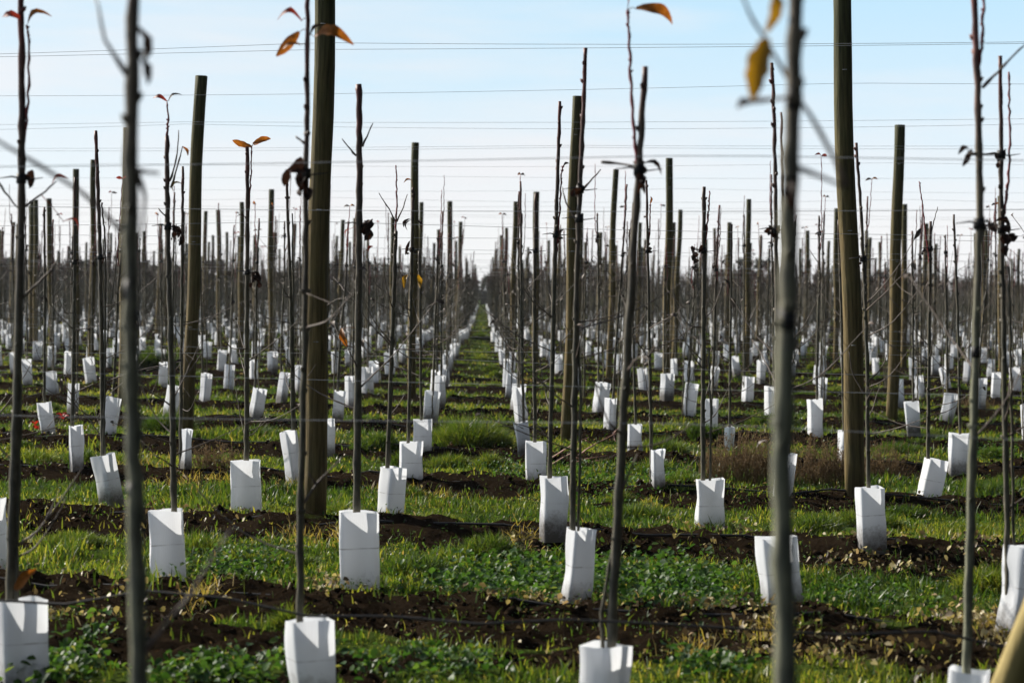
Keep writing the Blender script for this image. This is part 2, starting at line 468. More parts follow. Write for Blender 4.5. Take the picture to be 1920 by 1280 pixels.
def build_grass():
    parts = []
    for (d0, d1, n, w) in [(4.2, 9.5, 80000, .0075), (9.5, 16, 130000, .0085), (16, 30, 190000, .012), (30, 60, 170000, .02), (60, 130, 110000, .04), (130, 215, 40000, .06)]:
        x, y = sample_area(n, d0, d1)
        s = soil_mask(x, y)
        thick = fbm(x * 1.7, y * 1.7, 71)
        keep = RNG.uniform(0, 1, n) < (1 - .95 * s) * sstep(.29, .53, thick * .55 + .45 * fbm(x * 6.5, y * 6.5, 77)) + .03
        x, y, s, thick = x[keep], y[keep], s[keep], thick[keep]
        if d0 < 9:
            kk = RNG.uniform(0, 1, len(x)) < np.where(y < row_y(1, x) + 1.6, .10 + .75 * (fbm(x * 2.2, y * 2.2, 5) > .54), 1)
            x, y, s, thick = x[kk], y[kk], s[kk], thick[kk]
        m = len(x)
        tall = sstep(.58, .78, fbm(x * 1.3 + 9, y * 1.3, 83))
        cl = fbm(x * 6.5, y * 6.5, 77); cb = sstep(.32, .68, cl)
        h = (.30 + .95 * cb) * (.016 + .046 * RNG.uniform(0, 1, m) ** 1.3 + .075 * tall * RNG.uniform(.4, 1, m)) * (1 + .3 * (d0 > 30))
        dry = sstep(.55, .75, fbm(x * 1.9, y * 1.9 + 30, 91)) * sstep(.5, .1, np.abs(row_offset(x, y) + 1.0)) 
        tint = np.clip(.40 + .40 * (fbm(x * .9, y * .9, 97) - .5) * 2 + RNG.normal(0, .19, m) - .14 * tall - .12 * (cb - .5) + .3 * dry, 0, .74)
        hay = RNG.uniform(0, 1, m) < (.02 + .16 * dry)
        tint = np.where(hay, RNG.uniform(.8, 1, m), tint)
        parts.append(blades(x, y, h, w * RNG.uniform(.6, 1.3, m), tint))
    tx, ty = sample_area(420, 7, 48)
    tk = (RNG.uniform(0, 1, 420) < (1 - soil_mask(tx, ty)) * .75) & (np.abs(row_offset(tx, ty)) > .22)
    for a_, b_ in zip(tx[tk], ty[tk]):
        r_ = float(RNG.uniform(.06, .22)); CLUMPS.append((a_, b_, r_, r_ * .8, float(RNG.uniform(.08, .19))))
    for (cx, cy, rx, ry, hh) in CLUMPS:
        n = int(250 + 5200 * min(.6, rx * 1.5)) if hh < .2 else int(900 + 5200 * min(.6, rx * 1.5))
        if hh > .3: n = int(n * 1.8)
        a = RNG.uniform(0, 2 * PI, n); r = np.sqrt(RNG.uniform(0, 1, n))
        x = cx + np.cos(a) * r * rx; y = cy + np.sin(a) * r * ry
        h = hh * (1 - .55 * r * r) * RNG.uniform(.45, 1.0, n)
        tint = np.clip(RNG.uniform(.08, .36) + RNG.normal(0, .13, n) + .1 * r, 0, .78)
        parts.append(blades(x, y, h, RNG.uniform(.004, .009, n) * max(1, cy / 16), tint, 1.0))
    # yellowed sprayed-off tufts along the strip edges
    for (px, py, wpx) in [(330, 912, 120), (690, 830, 60), (545, 915, 70), (795, 932, 90), (985, 1016, 60), (720, 925, 60), (1300, 1218, 60), (560, 1010, 50),
                          (375, 1135, 40), (650, 1008, 50), (250, 880, 60), (400, 905, 80), (985, 720, 30), (1180, 760, 50), (1140, 745, 40), (1450, 1205, 60), (1880, 1215, 60)]:
        p = on_ground(px, py); n = 130
        x = p.x + RNG.normal(0, wpx * p.y / F * .38, n); y = p.y + RNG.normal(0, .10, n)
        parts.append(blades(x, y, RNG.uniform(.03, .11, n), RNG.uniform(.004, .008, n), RNG.uniform(.76, .97, n), 1.4))
    v, t, q, a = merge(parts)
    o = big_mesh('grass', v, t, q, M['grass'], {'tint': a})
    tag(o, 'short green grass with taller tufts growing between the strips of bare soil', 'grass', kind='stuff')
build_grass()

def ovals(x, y, z, size, tilt, tint, asp=.75):
    """small curled leaf plates, 6 vertices each"""
    n = len(x)
    az = RNG.uniform(0, 2 * PI, n); ti = RNG.normal(0, tilt, n); tr = RNG.normal(0, tilt, n)
    ca, sa = np.cos(az), np.sin(az)
    loc = np.array([(-.5, 0, 0), (-.12, -.5, .12), (.25, -.38, .1), (.5, 0, -.05), (.25, .38, .1), (-.12, .5, .12), (0.05, 0, -.06)])
    P = np.zeros((n, 7, 3), np.float32)
    for k in range(7):
        lx = loc[k, 0] * size; ly = loc[k, 1] * size * asp; lz = loc[k, 2] * size
        z2 = lx * np.sin(ti) + ly * np.sin(tr) + lz
        lx2 = lx * np.cos(ti); ly2 = ly * np.cos(tr)
        P[:, k, 0] = x + lx2 * ca - ly2 * sa; P[:, k, 1] = y + lx2 * sa + ly2 * ca; P[:, k, 2] = z + z2
    b = np.arange(n) * 7
    T = np.concatenate([np.stack([b + 6, b + k, b + (k + 1) % 6], -1) for k in range(6)])
    return P.reshape(-1, 3), T, np.zeros((0, 4), int), np.repeat(tint, 7)

def build_weeds():
    parts = []
    for (px, py, wpx, dpx, n, sz) in [(960, 1095, 230, 34, 1500, .030), (1230, 1105, 230, 40, 1700, .032), (870, 1110, 90, 20, 300, .03), (120, 1250, 110, 50, 500, .034), (400, 1275, 200, 24, 500, .034),
                                      (1290, 1115, 90, 40, 500, .03), (700, 1265, 120, 16, 120, .03), (1600, 1135, 200, 26, 800, .022), (430, 1075, 140, 30, 800, .024), (1130, 905, 160, 40, 900, .025),
                                      (1270, 900, 120, 26, 500, .025), (980, 890, 160, 24, 600, .02), (840, 1265, 160, 24, 300, .03), (560, 1240, 60, 40, 200, .03), (1330, 1270, 140, 20, 300, .03), (1850, 850, 100, 30, 300, .03)]:
        p = on_ground(px, py); q = on_ground(px, py - dpx)
        sx = wpx * p.y / F * .33; sy = abs(q.y - p.y) * .5
        x = p.x + RNG.normal(0, sx, n); y = p.y + RNG.normal(0, sy, n)
        z = height(x, y) + RNG.uniform(.01, .085, n) * (.5 + .9 * fbm(x * 5, y * 5, 7))
        parts.append(ovals(x, y, z, RNG.uniform(.6, 1.3, n) * sz, .55, np.clip(RNG.normal(.4, .25, n), 0, 1)))
    for (d0, d1, n, sz) in [(4.5, 12, 30000, .013), (12, 30, 44000, .019), (30, 60, 18000, .035)]:
        x, y = sample_area(n, d0, d1)
        k = RNG.uniform(0, 1, n) < (1 - .55 * soil_mask(x, y)) * sstep(.34, .60, fbm(x * 1.2, y * 1.2, 64))
        k &= (y > row_y(1, x) + 1.6) | (fbm(x * 2.2, y * 2.2, 5) > .52)
        x, y = x[k], y[k]; m = len(x)
        z = height(x, y) + RNG.uniform(.008, .05, m)
        parts.append(ovals(x, y, z, RNG.uniform(.6, 1.3, m) * sz, .5, np.clip(RNG.normal(.45, .25, m), 0, 1), .6))
    v, t, q, a = merge(parts)
    o = big_mesh('ground_cover', v, t, q, M['weed'], {'tint': a})
    tag(o, 'low broad-leaved green weeds spreading in patches over the ground', 'weeds', kind='stuff')
build_weeds()

def build_litter():
    parts = []
    for (d0, d1, n, sz) in [(4.5, 12, 16000, .020), (12, 26, 22000, .026), (26, 55, 9000, .05)]:
        x, y = sample_area(n, d0, d1)
        s = soil_mask(x, y)
        k = RNG.uniform(0, 1, n) < (.09 + .36 * s) * sstep(.32, .62, fbm(x * 1.6, y * 1.6, 12))
        x, y = x[k], y[k]; m = len(x)
        z = height(x, y) + RNG.uniform(.004, .03, m)
        parts.append(ovals(x, y, z, RNG.uniform(.5, 1.3, m) * sz, .6, np.clip(RNG.beta(1.3, 1.5, m), 0, .97), .6))
    for (px, py, wpx, dpx, n) in [(1860, 1190, 160, 50, 650), (1330, 1010, 160, 30, 170), (1640, 1060, 200, 30, 200), (1400, 1175, 130, 50, 150), (1010, 1130, 220, 30, 280), (1290, 1140, 120, 30, 170),
                                  (620, 1110, 100, 30, 120), (990, 1020, 70, 20, 60), (1560, 1230, 300, 30, 220), (1840, 1045, 120, 24, 120), (200, 1150, 300, 50, 150), (340, 980, 200, 30, 120)]:
        p = on_ground(px, py); q = on_ground(px, py - dpx)
        x = p.x + RNG.normal(0, wpx * p.y / F * .35, n); y = p.y + RNG.normal(0, abs(q.y - p.y) * .5, n)
        z = height(x, y) + RNG.uniform(.008, .045, n)
        parts.append(ovals(x, y, z, RNG.uniform(.014, .038, n), .75, np.clip(RNG.beta(2.2, 1.7, n), 0, .95), .7))
    v, t, q, a = merge(parts)
    o = big_mesh('leaf_litter', v, t, q, M['litter'], {'tint': a})
    tag(o, 'fallen yellow and brown leaves scattered over the dark soil strips', 'fallen leaves', kind='stuff')
build_litter()

def build_clods():
    base = np.array([(0, 0, 1), (0, 0, -.6), (1, 0, 0), (-1, 0, 0), (0, 1, 0), (0, -1, 0), (.6, .6, .55), (-.6, .6, .5), (-.6, -.6, .55), (.6, -.6, .5)])
    fc = np.array([(0, 2, 6), (0, 6, 4), (2, 4, 6), (0, 4, 7), (0, 7, 3), (4, 3, 7), (0, 3, 8), (0, 8, 5), (3, 5, 8), (0, 5, 9), (0, 9, 2), (5, 2, 9), (1, 4, 2), (1, 3, 4), (1, 5, 3), (1, 2, 5)])
    xs = []; ys = []; ss = []
    for (d0, d1, n, sz) in [(4.5, 12, 14000, .0085), (12, 26, 16000, .013)]:
        x, y = sample_area(n, d0, d1)
        k = RNG.uniform(0, 1, n) < soil_mask(x, y) * sstep(.3, .6, fbm(x * 2, y * 2, 15))
        xs.append(x[k]); ys.append(y[k]); ss.append(np.abs(RNG.lognormal(0, .5, k.sum())) * sz)
    x = np.concatenate(xs); y = np.concatenate(ys); s = np.minimum(np.concatenate(ss), .030); n = len(x)
    z = height(x, y) + s * .2
    P = base[None] * s[:, None, None] * RNG.uniform(.6, 1.3, (n, 10, 1))
    P[:, :, 0] += x[:, None]; P[:, :, 1] += y[:, None]; P[:, :, 2] += z[:, None]
    T = (fc[None] + (np.arange(n) * 10)[:, None, None]).reshape(-1, 3)
    o = big_mesh('soil_clods', P.reshape(-1, 3), T, np.zeros((0, 4), int), M['clod'])
    tag(o, 'crumbly dark brown clods lying on the bare soil strips', 'soil clods', kind='stuff')
build_clods()

# ------------------------------------------------------------------ tree guards
GUARD_H = .335
def guard_mesh(W, cf, Hh, seed):
    rr = random.Random(seed)
    S = .122
    s2x = W * (1 - cf); s1x = W * cf
    s2y = math.sqrt(max(S * S - s2x * s2x, .035 ** 2)); s1y = math.sqrt(max(S * S - s1x * s1x, .035 ** 2))
    Fp = Vector((0, 0)); Rp = Vector((s2x, s2y)); Lp = Vector((-s1x, s1y)); Bp = Lp + Rp
    cen = (Lp + Rp) / 2
    cs = [p - cen for p in (Lp, Fp, Rp, Bp)]
    ring = []
    rad = .12 if rr.random() < .6 else .3      # how rounded the corners are
    for k in range(4):
        a, b, c = cs[k - 1], cs[k], cs[(k + 1) % 4]
        for q in (1, .4):
            ring.append(b.lerp(a, rad * .5 * q) * (1 - .06 * (1 - q)))
        ring.append(b.lerp(c, rad * .5 * .4) * .965)
        for q in (rad * .5, .3, .5, .7): ring.append(b.lerp(c, q))
    m = len(ring); nz = 9
    mb = MB(); hv = []; hu = []
    per = 0
    U = [0]
    for k in range(m): U.append(U[-1] + (ring[(k + 1) % m] - ring[k]).length)
    dents = [(rr.uniform(0, 2 * PI), rr.uniform(.1, .9), rr.uniform(-.013, .009)) for _ in range(5)]
    tiltz = rr.uniform(-.06, .06)
    twist = rr.uniform(-.12, .12); flare = rr.uniform(-.05, .06)
    for i in range(nz + 1):
        q = i / nz
        for k in range(m + 1):
            p = ring[k % m]
            ang = math.atan2(p.y, p.x); f = 1 + flare * (q - .5)
            off = 0
            for (da, dq, am) in dents:
                dd = math.cos(ang - da); off += am * max(0, dd) * math.exp(-((q - dq) / .22) ** 2)
            r = p.length * f + off
            z = q * Hh
            if i == nz: z += .004 * math.sin(ang * 2 + seed) + tiltz * p.x + rr.uniform(-.0012, .0012)
            if i == 0: z -= .05
            a2 = ang + twist * (q - .5)
            mb.v.append(Vector((math.cos(a2) * r, math.sin(a2) * r, z)))
            hv.append(q); hu.append(U[k])
    for i in range(nz):
        for k in range(m):
            b = i * (m + 1) + k
            mb.f.append((b, b + 1, b + m + 2, b + m + 1))
    me = bpy.data.meshes.new('tree_guard')
    me.from_pydata([tuple(v) for v in mb.v], [], mb.f)
    me.polygons.foreach_set('use_smooth', [True] * len(me.polygons))
    for k, a in (('hv', hv), ('hu', hu)):
        at = me.attributes.new(k, 'FLOAT', 'POINT'); at.data.foreach_set('value', a)
    me.materials.append(M['guard']); me.update()
    return me

def add_guard(me, base, lean_x, lean_y, label, rot=0, group='white plastic tree guards around the saplings', scale=1.0):
    o = bpy.data.objects.new('tree_guard', me); COL.objects.link(o)
    z = Vector((lean_x, lean_y, 1)).normalized()
    x = Vector((1, 0, 0)); x = (x - z * x.dot(z)).normalized(); y = z.cross(x)
    R = Matrix((x, y, z)).transposed() @ Matrix.Rotation(rot, 3, 'Z')
    o.matrix_world = Matrix.Translation(base) @ R.to_4x4() @ Matrix.Scale(scale, 4)
    tag(o, label, 'tree guard', group)
    return o

# ------------------------------------------------------------------ saplings
def smooth_path(ctrl, n):
    """Catmull-Rom through control points"""
    c = [Vector(p) for p in ctrl]
    if len(c) == 2: return [c[0].lerp(c[1], k / (n - 1)) for k in range(n)]
    P = [c[0] * 2 - c[1]] + c + [c[-1] * 2 - c[-2]]
    out = []; seg = len(c) - 1
    for k in range(n):
        t = k / (n - 1) * seg; i = min(int(t), seg - 1); u = t - i
        a, b, d, e = P[i], P[i + 1], P[i + 2], P[i + 3]
        out.append(.5 * ((2 * b) + (d - a) * u + (2 * a - 5 * b + 4 * d - e) * u * u + (3 * b - a - 3 * d + e) * u ** 3))
    return out

def stem_mb(ctrl, r0, r1, seed, node_gap=.14, sides=8, zig=.0025, knob=.22, mb=None):
    rr = random.Random(seed)
    L = sum((Vector(ctrl[k + 1]) - Vector(ctrl[k])).length for k in range(len(ctrl) - 1))
    n = max(6, int(L / (node_gap / 3)))
    pts = smooth_path(ctrl, n); rad = []
    for k, p in enumerate(pts):
        q = k / (n - 1); r = r0 + (r1 - r0) * q
        r *= 1 + (knob * rr.uniform(.4, 1.3) if k % 3 == 1 else rr.uniform(-.04, .04))
        rad.append(r)
        if 0 < k: pts[k] = p + Vector((rr.uniform(-1, 1), rr.uniform(-1, 1), 0)) * zig
    mb = mb or MB()
    return mb.tube(pts, rad, sides)

def bud_bits(mb, ctrl, n, size, seed):
    rr = random.Random(seed); pts = smooth_path(ctrl, 40)
    for k in range(n):
        p = pts[rr.randrange(3, 39)]; a = rr.uniform(0, 2 * PI)
        d = Vector((math.cos(a), math.sin(a), .9)).normalized()
        mb.tube([p, p + d * size * .6, p + d * size], [size * .35, size * .32, size * .05], 5)

def cluster_parts(c, size, seed, root, sides=(1, 1)):
    """dark shrivelled leaves caught where the trunk is clipped to the wire"""
    rr = random.Random(seed)
    mb = MB()
    dx = rr.choice((-1, 1))
    for k in range(rr.randint(2, 5)):
        d = Vector((dx * rr.uniform(-.3, 1), rr.uniform(-.6, .6), rr.uniform(-1.6, .25))).normalized()
        b = c + Vector((rr.uniform(-.012, .012), rr.uniform(-.012, .012), rr.uniform(-.02, .02)))
        L = size * rr.uniform(.45, .95)
        mid = b + d * L * .55 + Vector((rr.uniform(-.3, .3), rr.uniform(-.3, .3), rr.uniform(-.1, .3))) * L
        mb.leaf(b, mid, L * rr.uniform(.3, .6), rr.uniform(-.3, .5), rr.uniform(.3, 1.5), rr.random())
        mb.leaf(mid, mid + Vector((rr.uniform(-.2, .2), rr.uniform(-.2, .2), -rr.uniform(.3, .6))) * L, L * rr.uniform(.25, .5), rr.uniform(-.4, .4), rr.uniform(.3, 1.5), rr.random())
    mb.build('dried_leaf_cluster', M['d'], root)

def clip_part(c, w, root):
    mb = MB()
    mb.tube([c + Vector((-w, -.006, 0)), c + Vector((-w * .4, -.010, .006)), c + Vector((w * .3, -.010, -.004)), c + Vector((w, -.004, .003))], [.0012, .0028, .0024, .0012], 6)
    mb.tube([c + Vector((0, 0, -.016)), c + Vector((0, 0, .016))], [.0165, .016], 10)
    mb.build('wire_clip', M['tie'], root)

def auto_twigs(root, line, n, seed, lo=.3, hi=1.25, thin=1.0):
    rr = random.Random(seed)
    for k in range(n):
        h = rr.uniform(lo, hi)
        b = line(h); a = rr.uniform(0, 2 * PI); L = rr.uniform(.15, .5)
        d = Vector((math.cos(a), math.sin(a), rr.uniform(.1, 1.0))).normalized()
        m_ = b + d * L * .5 + Vector((0, 0, rr.uniform(-.03, .03)))
        e = b + d * L + Vector((0, 0, rr.uniform(.0, .10)))
        mb = stem_mb([b, m_, e], .0035 * thin, .0014 * thin, seed + k, .08, 5, .002, .3)
        if rr.random() < .5:
            q = b.lerp(e, .6); mb = stem_mb([q, q + Vector((rr.uniform(-.1, .1), rr.uniform(-.1, .1), rr.uniform(.02, .12)))], .002, .001, seed + 50 + k, .08, 4, .002, .3, mb)
        if rr.random() < .35:
            mb.leaf(e, e + Vector((rr.uniform(-.04, .04), rr.uniform(-.04, .04), rr.uniform(-.06, .01))), .022, .2, .5, k)
        mb.build('twig', M['twig'], root)

def hand_sapling(base, Y, spec, seed, label):
    """spec: pixel polylines, all lifted into the depth of the tree's own base"""
    def W(p): return at_depth(p[0], p[1], Y)
    tr = [W(p) for p in spec['trunk']]
    d0 = (tr[1] - tr[0]); foot = tr[0] + d0 * ((base.z - .03 - tr[0].z) / d0.z)
    root = empty('sapling', (foot.x, Y, base.z))
    O = Vector((foot.x, Y, base.z))
    k = Y / F
    rel = lambda p: W(p) - O
    ctrl = [foot - O] + [p - O for p in tr]
    w0, w1 = spec.get('w', (12, 8))
    tm = stem_mb(ctrl, w0 * k / 2, w1 * k / 2, seed, .13, 10, .0022, .20); bud_bits(tm, ctrl[1:], 16, .024, seed + 3)
    tm.build('trunk', M['pale' if spec.get('pale') else 'bark'], root)
    def line(h):
        for a, b in zip(ctrl, ctrl[1:]):
            if a.z <= h <= b.z: return a.lerp(b, (h - a.z) / (b.z - a.z))
        return ctrl[-1]
    rr = random.Random(seed)
    for s in spec.get('side', []):
        c = [rel(p) + Vector((0, rr.uniform(-.02, .02), 0)) for p in s]
        if s[0][1] > spec['trunk'][0][1] - 90:
            c = [c[0] + Vector((0, 0, -(c[0].z) - .02))] + c
        stem_mb(c, .0062 if Y < 12 else .007, .0045, seed + 5, .1, 7, .003, .25).build('side_stem', M['bark'], root)
    shoot = None
    for s in spec.get('shoot', []):
        c = [rel(p) for p in s]; c[0] = c[0].lerp(line(c[0].z), .6)
        mb = stem_mb(c, .0052, .0032, seed + 7, .05, 6, .003, .35); bud_bits(mb, c, 10, .011, seed)
        shoot = mb.build('shoot', M['shoot'], root)
    for s in spec.get('twig', []):
        c = [rel(p) + Vector((0, rr.uniform(-.03, .03) * q, 0)) for q, p in enumerate(s)]
        mb = stem_mb(c, spec.get('tw', .0045), spec.get('tw', .0045) * .45, seed + 9, .07, 6, .0025, .3)
        mb.build('twig', M['twig'], root)
    for (x0, y0, x1, y1, colr) in spec.get('leaf', []):
        a = rel((x0, y0)); b = rel((x1, y1)); L = (b - a).length
        mb = MB().leaf(a, b + Vector((0, rr.uniform(-.3, .3) * L, 0)), max(L * (.22 if colr == 'd' and L > .07 else .36 if colr == 'y' and L > .08 else .32), .015), rr.uniform(.22, .42), rr.uniform(.4, .9), seed + x0, 9, L > .085)
        cand = [q for q in smooth_path(ctrl, 120)] + [q for sh in spec.get('shoot', []) + spec.get('twig', []) for q in smooth_path([rel(u_) for u_ in sh], 20)]
        q = min(cand, key=lambda u_: (u_ - a).length)
        if .006 < (q - a).length < .14: mb.tube([q, q.lerp(a, .5) + Vector((0, 0, .006)), a.lerp(b, .05)], [.0016, .0012, .0012], 5)
        mb.build('leaf', M[colr], shoot if shoot and colr != 'd' and (a - (rel(spec['shoot'][0][-1]))).length < .12 else root)
    for (x, y, s) in spec.get('clu', []):
        c = rel((x, y)); cluster_parts(c, s, seed + x, root)
        clip_part(line(c.z) if 0 < c.z < ctrl[-1].z else c, .07, root)
    for (x, y) in spec.get('tie', []):
        zz = rel((x, y)).z; c = line(zz); r = (w0 + (w1 - w0) * max(0, min(1, zz / ctrl[-1].z))) * k * .56
        MB().tube([c + Vector((0, 0, -.016)), c + Vector((0, 0, .018))], [r, r * .98], 10).build('tie', M['tie'], root)
    auto_twigs(root, line, spec.get('nt', 4) + (2 if Y > 9 else 0), seed, .40, 1.2)
    tag(root, label, 'sapling', 'young orchard saplings in rows')
    return root

def proto_sapling(seed):
    rr = random.Random(seed)
    root = empty('sapling', (0, 0, 0))
    h = rr.uniform(1.75, 2.35)
    lx, ly = rr.uniform(-.06, .06), rr.uniform(-.06, .06)
    ctrl = [Vector((0, 0, -.03)), Vector((lx * .3 + rr.uniform(-.015, .015), ly * .3, h * .35)), Vector((lx * .7 + rr.uniform(-.02, .02), ly * .7, h * .7)), Vector((lx, ly, h))]
    tm = stem_mb(ctrl, .0125, .008, seed, .14, 7, .003, .25); bud_bits(tm, ctrl[1:], 14, .024, seed + 3)
    tm.build('trunk', M['bark'], root)
    def line(z):
        for a, b in zip(ctrl, ctrl[1:]):
            if a.z <= z <= b.z: return a.lerp(b, (z - a.z) / (b.z - a.z))
        return ctrl[-1]
    if rr.random() < .75:
        b = line(h - rr.uniform(.15, .5)); a = rr.uniform(0, 2 * PI); o = Vector((math.cos(a), math.sin(a), 0)) * .03
        t = b + o * 1.4 + Vector((rr.uniform(-.03, .03), 0, rr.uniform(.35, .8)))
        c = [b, b + o + Vector((0, 0, .12)), t]
        mb = stem_mb(c, .0055, .003, seed + 2, .06, 5, .004, .3)
        shoot = mb.build('shoot', M['shoot'] if rr.random() < .5 else M['bark'], root)
        if rr.random() < .2:
            for sg in (-1, 1):
                mb = MB(); e = t + Vector((sg * rr.uniform(.05, .085), rr.uniform(-.04, .04), rr.uniform(-.02, .02)))
                mb.leaf(t, e, .03, .22, .5, seed + sg); mb.build('leaf', M[rr.choice('oydrd')], shoot)
    for q_ in range(rr.choice((1, 1, 2))):
        a = rr.uniform(0, 2 * PI); o = Vector((math.cos(a), math.sin(a), 0)) * rr.uniform(.03, .055)
        c = [o + Vector((0, 0, -.03)), o * 1.3 + Vector((0, 0, .7)), line(1.4) + o * .5 + Vector((0, 0, rr.uniform(-.2, .4)))]
        stem_mb(c, .007, .0045, seed + 3 + q_, .12, 5, .004, .25).build('side_stem', M['bark'], root)
    cz = 1.67 if h > 1.72 else 1.5
    if rr.random() < .7: cluster_parts(line(cz + rr.uniform(-.05, .03)), rr.uniform(.04, .08), seed, root)
    clip_part(line(cz), .06, root)
    if rr.random() < .6: cluster_parts(line(rr.uniform(1.25, 1.6)), rr.uniform(.03, .06), seed + 4, root)
    auto_twigs(root, line, rr.randint(8, 12), seed + 70, .3, 1.5)
    return root

# guard: (x left, x right at rim, rim y, foot y, sideways drift of the foot, corner fraction); pixels of the photograph's full frame
S_ = {}
S_[(0, -1)] = dict(d=3.9, gx=262, pale=1, trunk=[(262, 1290), (252, 900), (246, 640), (246, 300), (250, 0), (253, -160)], w=(35, 21), twig=[[(240, 145), (198, 75), (165, -25)], [(246, 455), (150, 362), (0, 262), (-60, 225)], [(262, 1230), (360, 1110), (440, 985)], [(252, 320), (300, 326)], [(255, 320), (272, 380), (268, 450)]],
                   leaf=[(258, 50, 264, 120, 'd'), (266, 110, 277, 160, 'd'), (245, 330, 252, 440, 'd')], tie=[(250, 545), (250, 600), (262, 925)], nt=0, tw=.0042, look='blurred sapling with thin crossing twigs')
S_[(0, 0)] = dict(d=3.42, gx=1472, pale=1, trunk=[(1472, 1290), (1466, 900), (1476, 600), (1482, 350), (1491, 100), (1498, -120)], w=(43, 25), twig=[[(1590, 350), (1530, 240), (1440, 72), (1385, -30)], [(1482, 310), (1545, 335), (1592, 350)], [(1410, 190), (1480, 185)]],
                  leaf=[(1440, 72, 1410, 190, 'y'), (1436, 62, 1446, -25, 'y'), (1412, 192, 1382, 204, 'd'), (1490, 330, 1492, 400, 'd')], tie=[(1485, 185), (1480, 318), (1472, 600), (1470, 900)], nt=0, tw=.0038, look='thick blurred sapling, hanging yellow leaves')
S_[(1, -1)] = dict(g=(-22, 93, 1124, 1296, 0, .33), trunk=[(18, 1122), (28, 850), (35, 600), (40, 340), (41, 150), (39, -60)], w=(19, 11), side=[[(32, 1120), (36, 900), (38, 720)]], shoot=[[(46, 275), (52, 200), (54, 90), (50, 48)]],
                   leaf=[(52, 46, 98, 32, 'o'), (44, 38, 3, 32, 'r'), (28, 1108, 68, 1066, 'o'), (98, 345, 128, 335, 'r'), (118, 415, 146, 432, 'r')], clu=[(52, 335, .09)], twig=[[(35, 1020), (80, 985), (150, 880)], [(40, 560), (80, 520), (118, 485)], [(-5, 340), (34, 390)], [(42, 390), (80, 365), (104, 340)]], nt=2, look='two-stemmed sapling with orange leaves')
S_[(1, 0)] = dict(g=(531, 630, 1161, 1320, 2, .27), trunk=[(562, 1160), (565, 900), (572, 600), (574, 350), (576, 150), (577, -60)], w=(15, 8), leaf=[(566, 40, 520, 38, 'r'), (561, 60, 518, 106, 'o'), (563, 84, 530, 92, 'o'), (582, 66, 610, 50, 'd'), (590, 70, 664, 86, 'o')], clu=[(566, 325, .10)],
                  twig=[[(568, 945), (592, 908), (640, 858)], [(592, 908), (578, 886)], [(572, 270), (552, 255)]], nt=2, look='thin sapling with curled orange leaves')
S_[(1, 1)] = dict(g=(1082, 1190, 1208, 1365, 0, .55), trunk=[(1146, 1206), (1165, 850), (1180, 600), (1197, 330), (1209, 125)], w=(21, 11), side=[[(1130, 1206), (1128, 1150), (1145, 1050), (1160, 970)]], shoot=[[(1193, 332), (1186, 200), (1179, 70), (1177, 20)]],
                  leaf=[(1192, 16, 1262, 44, 'o'), (1178, 8, 1196, -12, 'r'), (1204, 308, 1240, 328, 'd'), (1198, 336, 1210, 364, 'd'), (1192, 330, 1194, 364, 'd')], clu=[(1200, 318, .06)], twig=[[(1128, 304), (1160, 306), (1192, 313)], [(1163, 925), (1176, 890), (1196, 850)]], nt=3, look='sapling leaning right, tall side shoot')
S_[(1, 2)] = dict(pale=1, g=(1773, 1864, 1255, 1405, 0, .7), trunk=[(1812, 1256), (1821, 950), (1832, 600), (1837, 350), (1832, 150), (1823, -60)], w=(18, 11), shoot=[[(1838, 150), (1842, 60), (1846, -30)]], twig=[[(1842, 165), (1880, 125), (1930, 80)], [(1815, 288), (1850, 290), (1880, 288)]],
                  leaf=[(1822, 280, 1806, 312, 'd'), (1815, 276, 1796, 290, 'd')], clu=[(1845, 420, .05)], tie=[(1826, 660)], nt=2, look='grey sapling with side twig rising right')
S_[(2, -2)] = dict(g=(-62, 12, 937, 1078, 0, .8), trunk=[(-22, 937), (-24, 600), (-26, 200)], w=(12, 8), nt=2, look='sapling half outside the left edge')
S_[(2, -1)] = dict(g=(275, 345, 956, 1092, 3, .10), trunk=[(326, 955), (322, 700), (315, 450), (313, 255)], w=(13, 8), shoot=[[(313, 262), (315, 225), (313, 192)]], leaf=[(313, 190, 286, 184, 'r'), (316, 190, 341, 178, 'd'), (343, 275, 352, 292, 'o'), (324, 358, 345, 346, 'y')],
                   twig=[[(318, 340), (330, 300), (335, 244)], [(320, 352), (334, 305), (343, 275)], [(318, 410), (308, 402), (296, 390)]], clu=[(324, 424, .10)], nt=4, look='dark sapling with red tip leaf')
S_[(2, 0)] = dict(g=(634, 712, 959, 1104, 0, .06), trunk=[(668, 957), (672, 600), (674, 350), (673, 158)], w=(15, 11), twig=[[(668, 292), (655, 278), (642, 262)], [(680, 275), (690, 252), (699, 232)]], clu=[(690, 420, .09)], leaf=[(657, 428, 650, 446, 'r'), (640, 615, 652, 650, 'o'), (690, 470, 700, 462, 'r')], nt=4, look='straight dark sapling with flat cut top')
S_[(2, 1)] = dict(g=(1060, 1123, 991, 1140, -12, .27), trunk=[(1073, 987), (1078, 700), (1085, 420), (1092, 250), (1098, 90)], w=(13, 7), side=[[(1084, 988), (1088, 800), (1084, 600)]], twig=[[(1094, 355), (1108, 338), (1127, 318)], [(1086, 420), (1062, 380), (1056, 350)]], clu=[(1088, 355, .08), (1086, 410, .05)], leaf=[(1058, 430, 1048, 444, 'd')], nt=5, look='tall thin sapling leaning right')
S_[(2, 2)] = dict(g=(1416, 1494, 1006, 1150, 16, .14), trunk=[(1460, 1003), (1457, 700), (1455, 450), (1452, 250), (1448, 118)], w=(10, 6), side=[[(1470, 640), (1467, 420), (1466, 210)]], clu=[(1452, 430, .08)], nt=4, look='reddish sapling half behind the blurred trunk')
